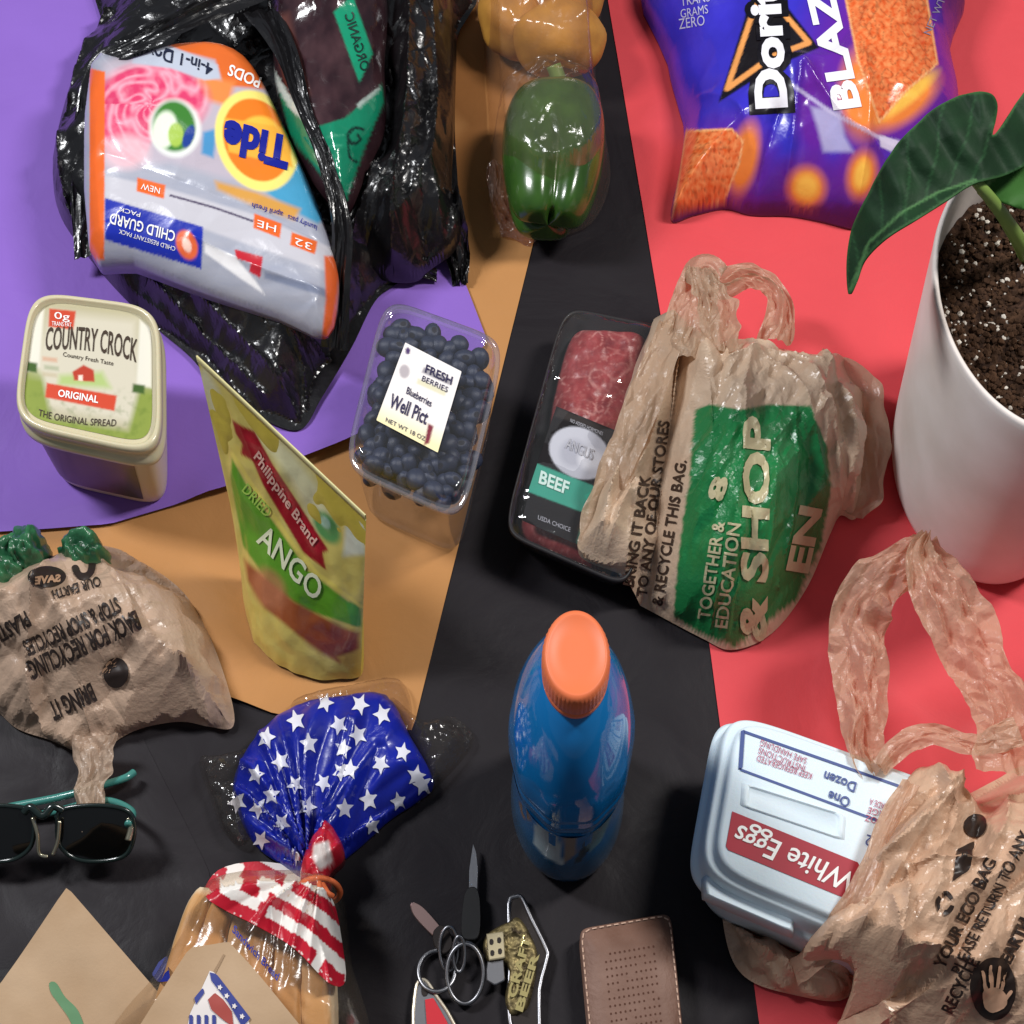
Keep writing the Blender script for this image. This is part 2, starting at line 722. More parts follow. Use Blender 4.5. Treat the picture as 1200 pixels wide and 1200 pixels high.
def film(name, tint='ffffff', amount=.10, rough=.12, bump=None, body=None, milk=.04, edge=.35):
    """thin clear film: see-through, with a mirror-like share that grows at grazing angles and a trace of milky body"""
    m, nt, b, out = _mat(name)
    nt.nodes.remove(b)
    tr = nt.nodes.new('ShaderNodeBsdfTransparent')
    tr.inputs[0].default_value = (*lin(tint), 1)
    gl = nt.nodes.new('ShaderNodeBsdfGlossy')
    gl.inputs['Roughness'].default_value = rough
    df = nt.nodes.new('ShaderNodeBsdfDiffuse')
    df.inputs[0].default_value = (*lin(body or tint), 1)
    lw = nt.nodes.new('ShaderNodeLayerWeight')
    lw.inputs['Blend'].default_value = .3
    mr = nt.nodes.new('ShaderNodeMapRange')
    mr.inputs['To Min'].default_value = amount
    mr.inputs['To Max'].default_value = min(1, amount + edge)
    nt.links.new(lw.outputs['Facing'], mr.inputs['Value'])
    m0 = nt.nodes.new('ShaderNodeMixShader')
    m0.inputs[0].default_value = milk
    nt.links.new(tr.outputs[0], m0.inputs[1])
    nt.links.new(df.outputs[0], m0.inputs[2])
    mx = nt.nodes.new('ShaderNodeMixShader')
    nt.links.new(mr.outputs['Result'], mx.inputs[0])
    nt.links.new(m0.outputs[0], mx.inputs[1])
    nt.links.new(gl.outputs[0], mx.inputs[2])
    nt.links.new(mx.outputs[0], out.inputs['Surface'])
    if bump:
        bn = add_bump(nt, gl, *bump)
        nt.links.new(bn.outputs['Normal'], lw.inputs['Normal'])
    return m


def bag_film(name, color, clear=.12, rough=.33, bump=(160, .5, .0015), transl=.35, spec=.4, coat=.3):
    """tinted carrier-bag plastic: diffuse, glossy, lets some light through"""
    m, nt, b, out = _mat(name)
    if color is None:
        a = nt.nodes.new('ShaderNodeAttribute')
        a.attribute_name = 'Col'
        nt.links.new(a.outputs['Color'], b.inputs['Base Color'])
    else:
        b.inputs['Base Color'].default_value = (*lin(color), 1)
    b.inputs['Roughness'].default_value = rough
    b.inputs['Specular IOR Level'].default_value = spec
    b.inputs['Coat Weight'].default_value = coat
    b.inputs['Coat Roughness'].default_value = .2
    tl = nt.nodes.new('ShaderNodeBsdfTranslucent')
    if color is None:
        nt.links.new(a.outputs['Color'], tl.inputs[0])
    else:
        tl.inputs[0].default_value = (*lin(color), 1)
    m1 = nt.nodes.new('ShaderNodeMixShader')
    m1.inputs[0].default_value = transl
    nt.links.new(b.outputs[0], m1.inputs[1])
    nt.links.new(tl.outputs[0], m1.inputs[2])
    tr = nt.nodes.new('ShaderNodeBsdfTransparent')
    tr.inputs[0].default_value = (*[min(1, v * 1.25) for v in lin(color or 'd8c0a8')], 1)
    m2 = nt.nodes.new('ShaderNodeMixShader')
    m2.inputs[0].default_value = clear
    nt.links.new(m1.outputs[0], m2.inputs[1])
    nt.links.new(tr.outputs[0], m2.inputs[2])
    nt.links.new(m2.outputs[0], out.inputs['Surface'])
    if bump:
        bn = add_bump(nt, b, *bump)
        nt.links.new(bn.outputs['Normal'], tl.inputs['Normal'])
    return m


INK_BLACK = pbr('ink_black', '241c1a', .45)
INK_WHITE = pbr('ink_white', 'f2f0ee', .4)
INK_BLUE = pbr('ink_blue', '1a2a8c', .4)
INK_RED = pbr('ink_red', 'a8202c', .4)


# ================================================================== the setting: sheets of coloured paper on a table
def und(x, y):
    return 1.3 + 1.1 * pn(x / 75 + 3, y / 75, 1) + .5 * pn(x / 31, y / 31, 2)


def und_tan(x, y):
    w = np.clip(1 - np.hypot((x + 150) / 95, (y + 70) / 70), 0, 1)
    return und(x, y) + w * 5 * np.maximum(0, pn(x / 34 + y / 120, y / 55, 5) + .45)


def und_purple(x, y):
    e = seg_dist(x, y, P([250, 330, 400, 430], [585, 548, 522, 512], 0)[:, :2], False)
    return und(x, y) + 1.6 + 4.5 * np.exp(-(e / 12) ** 2)


def und_red(x, y):
    c = P(1010, 860, 0)
    return und(x, y) + 3.2 * np.exp(-((x - c[0]) / 26) ** 2 - ((y - c[1]) / 60) ** 2) * (1 + pn(x / 14, y / 40, 9))


def paper(name, color, pts, f, off, step=6.0, rough=.62):
    p = np.asarray(pts, float)
    loop = resample(P(p[:, 0], p[:, 1], 0)[:, :2], step)
    fl = Field(loop, 0, 1, 0, smooth=False, world=True)
    g = lambda x, y: f(x, y) + off
    g.loop = loop
    m = pbr(name, color, rough, .22, bump=(1500, .12, .0004), vary=(14, .10))
    nt = m.node_tree                                   # paper: fine tooth over faint dents and rubbed places
    bs = nt.nodes['Principled BSDF']
    tc = nt.nodes.new('ShaderNodeTexCoord')
    n2 = nt.nodes.new('ShaderNodeTexNoise')
    n2.inputs['Scale'].default_value = 22
    n2.inputs['Detail'].default_value = 8
    n2.inputs['Distortion'].default_value = 1.2
    nt.links.new(tc.outputs['Object'], n2.inputs['Vector'])
    b2 = nt.nodes.new('ShaderNodeBump')
    b2.inputs['Strength'].default_value = .35
    b2.inputs['Distance'].default_value = .0035
    nt.links.new(n2.outputs['Fac'], b2.inputs['Height'])
    b1 = next(k for k in nt.nodes if k.type == 'BUMP' and k != b2)
    nt.links.new(b2.outputs['Normal'], b1.inputs['Normal'])
    mr = nt.nodes.new('ShaderNodeMapRange')
    mr.inputs['From Min'].default_value, mr.inputs['From Max'].default_value = .3, .7
    mr.inputs['To Min'].default_value, mr.inputs['To Max'].default_value = rough - .1, rough + .12
    nt.links.new(n2.outputs['Fac'], mr.inputs['Value'])
    nt.links.new(mr.outputs['Result'], bs.inputs['Roughness'])
    o = sheet(name, type('F', (), {'loop': loop, '__call__': lambda s, x, y: f(x, y) + off})(), step, m, origin=(0, 0, 0))
    return tag(o, kind='structure')


tb = mesh('table', [(-900, -700, -25), (900, -700, -25), (900, 900, -25), (-900, 900, -25), (-900, -700, -3), (900, -700, -3), (900, 900, -3), (-900, 900, -3)],
          [(0, 3, 2, 1), (4, 5, 6, 7), (0, 1, 5, 4), (1, 2, 6, 5), (2, 3, 7, 6), (3, 0, 4, 7)], pbr('table_black', '2b282b', .6, .3), smooth=False, origin=(0, 0, 0))
tag(tb, kind='structure')
paper('black_paper', '1f1b1f', [(-130, 640), (330, 640), (700, -160), (1060, -160), (1060, 1390), (-130, 1390)], und, -1.0, rough=.55)
paper('black_paper', '211d21', [(-130, 700), (120, 770), (245, 1020), (300, 1390), (-130, 1390)], und, -.5, rough=.55)
paper('tan_paper', 'b98450', [(-130, 500), (-130, 666), (316, 836), (400, 850), (484, 857), (735, -160), (300, -160)], und_tan, -.45)
paper('purple_paper', '8864bf', [(-130, -160), (357, -160), (572, 405), (505, 470), (410, 522), (270, 577), (130, 618), (-130, 634)], und_purple, .2)
paper('red_paper', 'd94c52', [(685, -160), (712, 0), (775, 375), (833, 770), (887, 1180), (915, 1390), (1420, 1390), (1420, -160)], und_red, -.3)


# ================================================================== sports drink bottle
def bottle():
    b = P(664, 946, 1.5)
    t = thing('drink_bottle', 'blue sports drink bottle with orange cap standing on black paper', 'bottle', b)
    liquid = pbr('blue_drink', '1678be', .08, .6, trans=.12, ior=1.34, coat=.4)
    sleeve = pbr('bottle_sleeve', None, .22, .5, coat=.5)
    k_ = 1.055
    prof = [(20, 0.6), (30, 0), (35, 2), (37, 7), (37.5, 14), (37, 24), (35.5, 40), (36.5, 58), (38.5, 70), (39, 80), (38.6, 92), (36.5, 104), (32.5, 117), (27, 128), (21.5, 135), (17.5, 139), (16.2, 142), (16.2, 152)]
    hh = np.linspace(0, 1, 70)
    L = catmull(np.array(prof) * (1, k_), False, 5)
    body = lathe('body', [tuple(q) for q in L], b, liquid, t, cap0=True, cap1=True,
                 wob=lambda a, z: 1 + (.014 * math.cos(a * 10) if 44 < z < 104 else 0) - (.012 if int(z / 4.2) % 2 and 62 < z < 88 else 0))
    # printed sleeve on the lower half
    V, F_, n, m = [], [], 96, 30
    zs = np.linspace(5, 62, m)
    for z in zs:
        r = np.interp(z, L[:, 1][4:], L[:, 0][4:]) + .35
        for k in range(n):
            a = 2 * math.pi * k / n
            V.append((b[0] + r * math.cos(a) * 2 / 3, b[1] + r * math.sin(a), b[2] + z))
    for i in range(m - 1):
        for k in range(n):
            F_.append((i * n + k, i * n + (k + 1) % n, (i + 1) * n + (k + 1) % n, (i + 1) * n + k))
    V = np.array(V)
    px, py = pj(V)
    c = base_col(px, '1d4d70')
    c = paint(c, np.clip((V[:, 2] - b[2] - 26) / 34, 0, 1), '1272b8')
    c = paint(c, m_poly(px, py, [(625, 968), (640, 960), (655, 985), (660, 1015), (640, 1005), (626, 990)]), 'a9bcc4')
    c = paint(c, m_poly(px, py, [(632, 950), (650, 968), (648, 973), (630, 956)]), 'c2d2d8')
    c = paint(c, m_poly(px, py, [(659, 963), (677, 963), (676, 1000), (661, 1012)]), '7d7468')
    c = paint(c, m_poly(px, py, [(659, 963), (678, 963), (676, 971), (660, 971)]), 'cfcac0')
    c = paint(c, m_poly(px, py, [(700, 960), (710, 968), (680, 1010), (672, 1012)]), '14323f')
    c = paint(c, m_poly(px, py, [(608, 940), (618, 945), (622, 962), (612, 958)]), '8d6a4c')
    c = paint(c, m_poly(px, py, [(720, 925), (727, 932), (705, 985), (690, 1000), (688, 990)]), '5d8590')
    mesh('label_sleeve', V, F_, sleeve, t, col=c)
    cap = pbr('orange_cap', 'e4764a', .45, .45, bump=(900, .05, .0004))
    cp = [(18.2, 148), (19.6, 149), (19.6, 151), (19.2, 152)]
    lathe('collar', cp, b, cap, t, n=96)
    lathe('cap', [(19.3, 152.3), (19.7, 153.5), (19.7, 163), (19.0, 165.4), (17.6, 166.5), (16.6, 166.6), (15.9, 166.1), (8, 166.0), (.2, 166.0)], b, cap, t, n=144, cap1=True,
          wob=lambda a, z: 1 + (.012 * math.cos(a * 48) if 153 < z < 164 else 0))
    lathe('liquid_line', [(21.5, 141.2), (21.9, 141.8), (21.5, 142.4)], b, pbr('blue_clear', '2f86b8', .1, .6), t)


bottle()


# ================================================================== margarine tub
def tub():
    zt = 72
    q = [(33, 337), (189, 357), (191, 537), (11, 497)]
    loop = rquad(q, zt, 5.0, 96)
    c = loop.mean(0)
    t = thing('margarine_tub', 'square cream tub with country label and red original band on purple paper', 'tub', (c[0], c[1], 2))
    cream = pbr('cream_plastic', 'cfc3a6', .33, .5, sub=.15)
    clear = pbr('tub_lid', 'c9bf9f', .28, .5, coat=.3, sub=.1)
    body = stack('body', loop, [(.70, 3), (.76, 3), (.79, 6), (.81, 12), (.88, 48), (.90, 56), (.93, 57)], cream, t)
    lid = stack('lid', loop, [(.93, 56), (.985, 56), (1.0, 57), (1.0, 61), (.975, 62), (.965, 66), (.985, 66.5), (.985, 70), (.965, 71.8), (.93, 72), (.915, 71.4), (.905, 68.6), (.89, 68.2), (.6, 68.2)], clear, t)
    f = flat(68.2)

    def U(u, v):
        q_ = np.asarray([(33, 337), (189, 357), (191, 537), (11, 497)], float)
        return q_[0] * (1 - u) * (1 - v) + q_[1] * u * (1 - v) + q_[2] * u * v + q_[3] * (1 - u) * v
    lab = pbr('tub_label', None, .3, .5)
    lp = []
    for k in range(64):
        a = 2 * math.pi * k / 64
        cs, sn = math.cos(a), math.sin(a)
        u = .5 + .43 * math.copysign(abs(cs) ** .34, cs)
        v = .5 + .43 * math.copysign(abs(sn) ** .34, sn)
        lp.append(U(u, v))

    def col(px, py):
        c_ = base_col(px, 'b0a98a')
        c_ = paint(c_, m_poly(px, py, [(60, 365), (160, 375), (168, 500), (40, 475), (38, 430)], 14), 'cbc4b0')
        c_ = paint(c_, np.clip((py - 425 - (px - 100) * .12) / 30, 0, 1) * m_poly(px, py, [(20, 400), (50, 440), (60, 490), (150, 505), (165, 450), (185, 400), (190, 540), (0, 520)], 8), '83923f')
        c_ = paint(c_, .55 * np.clip(fbm(px / 9, py / 9, 3), 0, 1) * np.clip((py - 450) / 20, 0, 1), '4e6a20')
        c_ = paint(c_, m_poly(px, py, [(37, 372), (52, 362), (46, 430), (32, 436)], 4), 'dcd8ca')
        c_ = paint(c_, m_poly(px, py, [(164, 375), (178, 385), (178, 455), (160, 452)], 4), 'dcd8ca')
        c_ = paint(c_, m_poly(px, py, [(32, 424), (44, 426), (43, 437), (30, 435)], 3), '3d5a24')
        c_ = paint(c_, m_poly(px, py, [(156, 450), (170, 452), (169, 462), (155, 460)], 3), '3d5a24')
        c_ = paint(c_, m_poly(px, py, [(70, 440), (120, 436), (130, 455), (68, 452)], 8), 'a9bd76')
        c_ = paint(c_, m_poly(px, py, [(85, 436), (98, 428), (110, 434), (111, 448), (87, 446)], 2), 'b23a26')
        c_ = paint(c_, m_poly(px, py, [(92, 440), (97, 440), (97, 447), (92, 446)], 1.5), 'f0d8c8')
        c_ = paint(c_, m_poly(px, py, [(58, 362), (89, 365), (86, 387), (57, 383)], 2), 'c2452c')
        c_ = paint(c_, m_poly(px, py, [(55, 449), (137, 464), (134, 482), (53, 466)], 2), 'c8452a')
        for k, (x, y) in enumerate([(50, 418), (52, 428), (50, 436)]):
            c_ = paint(c_, .6 * m_poly(px, py, [(x, y), (x + 17, y + 2), (x + 17, y + 7), (x, y + 5)], 3), ['c78a6a', '8e9a78', 'b8a888'][k])
        return c_
    d = decal('label', lp, f, lab, lid, .25, .7, col)
    dk = pbr('tub_ink', '3a2a1c', .4)
    lettering('lettering', [('COUNTRY CROCK', (53, 411), (160, 425), (2, -26), dict(bold=.012, bend=.25)),
                            ('Country Fresh Taste', (74, 418), (133, 429), (0.5, -5)),
                            ('THE ORIGINAL SPREAD', (45, 488), (136, 500), (1, -8), dict(bend=-.4))], f, dk, lid, .6)
    lettering('lettering', [('ORIGINAL', (68, 465), (115, 473), (1, -8), dict(bold=.02)), ('0g', (64, 374), (82, 376), (0, -8)),
                            ('TRANS FAT', (61, 382), (84, 384), (0, -5))], f, INK_WHITE, lid, .6)
    # dark printed panel on the front of the tub, seen below the rim
    n = len(loop)
    idx = [k for k in range(n) if loop[k][1] < c[1] - 22 and loop[k][0] < c[0] + 24]
    idx = sorted(idx, key=lambda k: loop[k][0])
    V = []
    zz = [10, 20, 32, 44, 52]
    for z in zz:
        s = np.interp(z, [6, 12, 48, 56], [.79, .81, .88, .90]) + .008
        for k in idx:
            V.append((*(c + (loop[k] - c) * s), z))
    m = len(idx)
    V = np.array(V)
    px, py = pj(V)
    cc = base_col(px, '7a5b63')
    cc = paint(cc, np.clip(.6 * fbm(px / 10, py / 5, 8, 3) + .3, 0, 1), '4c3440')
    cc = paint(cc, np.clip((px - 143) / 6, 0, 1) * np.clip((py - 545) / 5, 0, 1), '4d4a30')
    mesh('side_print', V, [(i * m + k, i * m + k + 1, (i + 1) * m + k + 1, (i + 1) * m + k) for i in range(len(zz) - 1) for k in range(m - 1)], lab, t, col=cc)


tub()


# ================================================================== plant pot
def plant():
    zr = 158.0
    c = P(1231, 338, zr)
    b = np.array([c[0], c[1], 2.0])
    t = thing('potted_plant', 'white round pot with dark soil and arrow-shaped green leaf on red paper', 'plant', b)
    white = pbr('pot_white', 'ece3df', .45, .4, bump=(60, .06, .0015), vary=(22, .05, 'd8ccc4'))
    prof = [(58, 0), (62, .5), (65, 3), (66.5, 8), (68, 25), (71, 80), (74.6, 146), (75.2, 153), (75.0, 156), (74.3, 157.4), (72.8, 157.8), (71.6, 156.8), (71.2, 152), (70, 130), (69, 116)]
    lathe('pot', prof, b, white, t, n=128, cap0=True)
    # soil
    sc = np.array([b[0] + 0, b[1], 0])
    a = np.linspace(0, 2 * math.pi, 128, endpoint=False)
    loop = np.c_[sc[0] + 70 * np.cos(a) * 2 / 3, sc[1] + 70 * np.sin(a)]

    class S:
        pass
    S.loop = loop

    def sf(x, y):
        x, y = np.ravel(x), np.ravel(y)
        return 132 + 4.5 * pn(x / 22, y / 22, 30) + 3.4 * fbm(x / 7, y / 7, 31, 4) + 1.8 * np.abs(pn(x / 2.4, y / 2.4, 33))
    g = type('G', (), {'loop': loop, '__call__': lambda s, x, y: sf(x, y)})()

    def scol(px, py):
        n1 = fbm(px / 6, py / 6, 40, 4)
        c_ = base_col(px, '3a2a22')
        c_ = paint(c_, np.clip(n1 * 1.1 + .1, 0, 1), '1d1410')
        c_ = paint(c_, np.clip(-n1 * 1.3 - .1, 0, 1), '6b4d3a')
        return c_
    sheet('soil', g, 1.25, pbr('soil', None, .95, .15, bump=(900, .8, .001)), t, colfn=scol)
    # crumbs and perlite on top
    def crumbs(name, n, r0, r1, mat, seed):
        R = np.random.RandomState(seed)
        V, F_ = [], []
        ico = [(0, 0, 1), (.9, 0, .3), (.28, .85, .3), (-.72, .52, .3), (-.72, -.52, .3), (.28, -.85, .3), (.72, .52, -.4), (-.28, .85, -.4), (-.9, 0, -.4), (-.28, -.85, -.4), (.72, -.52, -.4)]
        fc = [(0, 1, 2), (0, 2, 3), (0, 3, 4), (0, 4, 5), (0, 5, 1), (1, 6, 2), (2, 7, 3), (3, 8, 4), (4, 9, 5), (5, 10, 1), (2, 6, 7), (3, 7, 8), (4, 8, 9), (5, 9, 10), (1, 10, 6)]
        for _ in range(n):
            r, th = 68 * math.sqrt(R.rand()), R.rand() * 6.283
            x, y = sc[0] + r * math.cos(th) * 2 / 3, sc[1] + r * math.sin(th)
            px, py = pj(np.array([x, y, 132.]))
            if px > 1240:
                continue
            z = sf(np.array([x]), np.array([y]))[0]
            s = r0 + (r1 - r0) * R.rand() ** 2
            k = len(V)
            q = np.array(ico) * s * (1 + .5 * (R.rand(11, 3) - .5))
            V += (q + (x, y, z + s * .4)).tolist()
            F_ += [tuple(i + k for i in tr) for tr in fc]
        tag(mesh(name, V, F_, mat, t, smooth=False), kind='stuff')
    crumbs('soil_crumbs', 4200, .4, 1.9, pbr('crumb', '33251d', .95, .1, vary=(200, .5, '5a4232')), 5)
    crumbs('perlite', 420, .5, 1.6, pbr('perlite', 'e2dace', .8, .2), 6)
    # leaf
    zl = 214.0
    out = [(996, 345), (994, 305), (1000, 268), (1020, 225), (1045, 180), (1075, 145), (1105, 122), (1135, 110), (1158, 110), (1167, 122), (1166, 140), (1163, 158), (1170, 152), (1182, 134), (1194, 116), (1208, 102), (1225, 118), (1222, 160), (1208, 188), (1180, 205), (1140, 217), (1110, 236), (1075, 258), (1040, 280), (1015, 305), (1005, 330)]
    mid = [(996, 345), (1020, 285), (1060, 248), (1100, 226), (1143, 212)]

    def lz(px, py):
        d = seg_dist(px, py, mid, False)
        tip = np.clip((1060 - px) / 70, 0, 1)
        return zl + 7 * np.clip(d / 60, 0, 1) - 34 * tip ** 1.4 + 2.2 * np.sin((px - py * .6) / 8.5) * np.clip(d / 30, 0, 1) - 16 * np.clip((px - 1150) / 60, 0, 1)
    lo = catmull(out, True, 5)
    v2, f = cdt(lo, 3.0)
    V = P(v2[:, 0], v2[:, 1], lz(v2[:, 0], v2[:, 1]))
    d = seg_dist(v2[:, 0], v2[:, 1], mid, False)
    cc = base_col(v2[:, 0], '152c1a')
    cc = paint(cc, np.clip(.5 * fbm(v2[:, 0] / 30, v2[:, 1] / 30, 3) + .2, 0, 1), '1f4024')
    for tt, (ex, ey) in ((.15, (1000, 275)), (.35, (1032, 205)), (.5, (1065, 155)), (.65, (1105, 125)), (.8, (1145, 112)), (.95, (1162, 140)), (.3, (1030, 288)), (.5, (1062, 264)), (.7, (1105, 238))):
        q = catmull(mid, False, 10)
        q = q[int(tt * (len(q) - 1))]
        cc = paint(cc, .75 * m_line(v2[:, 0], v2[:, 1], [q, ((q[0] + ex) / 2 + 2, (q[1] + ey) / 2 + 4), (ex, ey)], 1.0, 2.0), '2c5232')
    cc = paint(cc, .8 * m_line(v2[:, 0], v2[:, 1], mid, 1.6, 2), '4f7a4a')
    cc = paint(cc, .7 * np.clip(1 - sdist(v2[:, 0], v2[:, 1], lo) / 2.5, 0, 1), '436e40')
    leafm = pbr('leaf', None, .6, .22, bump=(260, .35, .0008))
    o = mesh('leaf', V, f, leafm, t, col=cc)
    md = o.modifiers.new('thick', 'SOLIDIFY')
    md.thickness = .0008
    out2 = [(1150, 222), (1162, 195), (1185, 165), (1215, 140), (1245, 150), (1240, 210), (1215, 245), (1180, 240)]
    lo2 = catmull(out2, True, 5)
    v2, f = cdt(lo2, 4.0)
    V = P(v2[:, 0], v2[:, 1], 196 + 6 * pn(v2[:, 0] / 40, v2[:, 1] / 40, 4))
    cc = base_col(v2[:, 0], '3f6d33')
    cc = paint(cc, .8 * m_line(v2[:, 0], v2[:, 1], [(1150, 222), (1180, 195), (1230, 170)], 1.6, 2), '93b277')
    o = mesh('leaf', V, f, leafm, t, col=cc)
    o.modifiers.new('thick', 'SOLIDIFY').thickness = .0008
    stem = pbr('stem', '7f9a4d', .45, .4)
    pts = [P(1143, 212, 212), P(1155, 226, 206), P(1175, 252, 186), P(1195, 285, 152), P(1203, 300, 132)]
    tube('stem', pts, 3.0, stem, t, 10, rfun=lambda u: .75 + .5 * u)
    tube('stem', [P(1150, 222, 196), P(1172, 246, 186), P(1198, 282, 155), P(1206, 298, 132)], 2.4, stem, t, 10)


plant()


# ================================================================== foam egg carton
def eggs():
    zt = 58.0
    Q = np.array([(840, 838), (1140, 945), (1110, 1172), (803, 1043)], float)
    loop = rquad(Q, 40, 7.0, 120)
    # long sides parallel: keep the lid rectangular in plan
    c = loop.mean(0)
    t = thing('egg_carton', 'pale blue-white foam egg carton with red white eggs label, half inside a carrier bag', 'egg carton', (c[0], c[1], 2))
    foam = pbr('foam', 'dbe9f1', .5, .4, bump=(700, .25, .0004), sub=.1)
    stack('tray', loop, [(.80, 3), (.86, 3), (.90, 12), (.96, 34), (.985, 37), (1.0, 37.5), (1.0, 39)], foam, t)
    lid = stack('lid', loop, [(1.0, 39.6), (1.01, 40), (1.01, 42), (.985, 43.5), (.965, 44), (.955, 47), (.94, 54), (.925, 57), (.905, 58), (.87, 58.2), (.855, 60), (.84, 62.2), (.81, 63.2), (.5, 63.3)], foam, t)
    f = flat(63.3)
    # recessed slot: raised frame round a lower, blue-grey floor
    slot = np.array([(876, 921), (985, 955), (983, 982), (874, 945)], float)
    pts = P(slot[:, 0], slot[:, 1], 63.3)[:, :2]
    pr = resample(pts, 3)
    stack('slot', pr, [(.93, 63.35), (.95, 63.5), (1.0, 64.6), (1.07, 64.2), (1.12, 63.35)], foam, lid, cap1=False)
    latch = np.array([(824, 1030), (930, 1076), (928, 1096), (826, 1052)], float)
    stack('latch', resample(P(latch[:, 0], latch[:, 1], 46)[:, :2], 4), [(1.05, 42), (1.0, 50), (.94, 51.5), (.9, 51.5)], foam, t)
    red = pbr('egg_label_red', 'a81f33', .4, .4, vary=(60, .1))
    rl = decal('red_label', [(858, 951), (1008, 1012), (1000, 1057), (850, 995)], f, red, lid, .3, 3)
    lettering('lettering', [('White Eggs', (1000, 1024), (864, 966), (-6, 23), dict(shear=.25, bold=.01)), ], f, INK_WHITE, lid, .7)
    blue = pbr('egg_ink_blue', '3c4f8a', .45)
    rose = pbr('egg_ink_rose', 'b0526c', .45)
    loops = [[(868, 857), (873, 855), (870, 902), (865, 903)], [(872, 856), (1080, 929), (1079, 932), (871, 859)], [(866, 900), (1060, 972), (1059, 975), (866, 903)]]
    for l in loops:
        decal('printed_line', l, f, blue, lid, .3, 2)
    lettering('lettering', [('One', (997, 936), (972, 927), (-3, 11), dict(bold=.02)), ('Dozen', (1004, 918), (967, 904), (-3, 11), dict(bold=.02))], f, blue, lid, .6)
    tx = []
    for k, s in enumerate(('SAFE HANDLING', 'INSTRUCTIONS', 'KEEP REFRIGERATED')):
        o = np.array([8 - 3 * k - (4 if k == 2 else 0), 9.0 * (2 - k)])
        tx.append((s, (943 - 2 * k + (10 if k == 2 else 0) + 3, 891 + 9 * k - 2), (892 - 2 * k, 873 + 9 * k - 6), (-2, 7)))
    tx += [('GRADE A', (1045, 945), (1020, 936), (-2, 7)), ('LARGE', (1048, 955), (1018, 946), (-2, 7)), ('24 OZ', (1040, 963), (1015, 955), (-2, 7))]
    lettering('lettering', tx, f, rose, lid, .6)
    lettering('lettering', [('12', (1030, 983), (1016, 978), (-4, 12)), ('G', (1023, 1008), (1014, 1004), (-3, 11))], f, blue, lid, .6)


eggs()


# ================================================================== leather wallet
def wallet():
    Q = np.array([(678, 1089), (786, 1070), (804, 1245), (694, 1262)], float)
    loop = rquad(Q, 12, 14, 96)
    c = loop.mean(0)
    t = thing('wallet', 'worn brown leather wallet with punched dots lying on black paper', 'wallet', (c[0], c[1], 2))
    le = pbr('brown_leather', '87695c', .55, .35, bump=(420, .5, .0008), vary=(38, .3, '6b4c3e'))
    edge = pbr('wallet_edge', 'a98a7c', .6, .3, bump=(300, .3, .0006))
    stack('back_panel', loop, [(.97, 3), (.99, 3), (1.0, 4.5), (.995, 6)], le, t)
    stack('inner_edge', loop, [(.975, 6), (.975, 9)], edge, t)
    stack('front_panel', loop, [(.985, 9), (1.0, 10), (1.0, 12.2), (.985, 13.6), (.955, 14.2), (.94, 13.6), (.925, 14.2), (.5, 14.6)], le, t)
    dots = pbr('punched_dot', '55372c', .8, .2)
    V, F_ = [], []
    for i in range(11):
        for j in range(13):
            if (i * 7 + j * 3) % 11 == 0:
                continue
            u, w = .26 + i * .052, .2 + j * .05
            q = Q[0] * (1 - u) * (1 - w) + Q[1] * u * (1 - w) + Q[2] * u * w + Q[3] * (1 - u) * w
            p = P(q[0], q[1], 14.5)
            k = len(V)
            for a in range(6):
                V.append((p[0] + .45 * math.cos(a * 1.047), p[1] + .55 * math.sin(a * 1.047), 14.75))
            F_.append(tuple(range(k, k + 6)))
    tag(mesh('punched_dots', V, F_, dots, t, smooth=False), kind='stuff')
    # stitching along the edge
    st = pbr('stitch', 'c3a18c', .7)
    V, F_ = [], []
    L = resample(c + (loop - c) * .955, 3.2)
    for k in range(len(L)):
        a, b = L[k], L[(k + 1) % len(L)]
        d = (b - a) / np.linalg.norm(b - a)
        s = np.array([-d[1], d[0]]) * .28
        e = a + d * 2.0
        n = len(V)
        V += [(*(a - s), 14.45), (*(e - s), 14.45), (*(e + s), 14.45), (*(a + s), 14.45)]
        F_.append((n, n + 1, n + 2, n + 3))
    tag(mesh('stitching', V, F_, st, t, smooth=False), kind='stuff')


wallet()


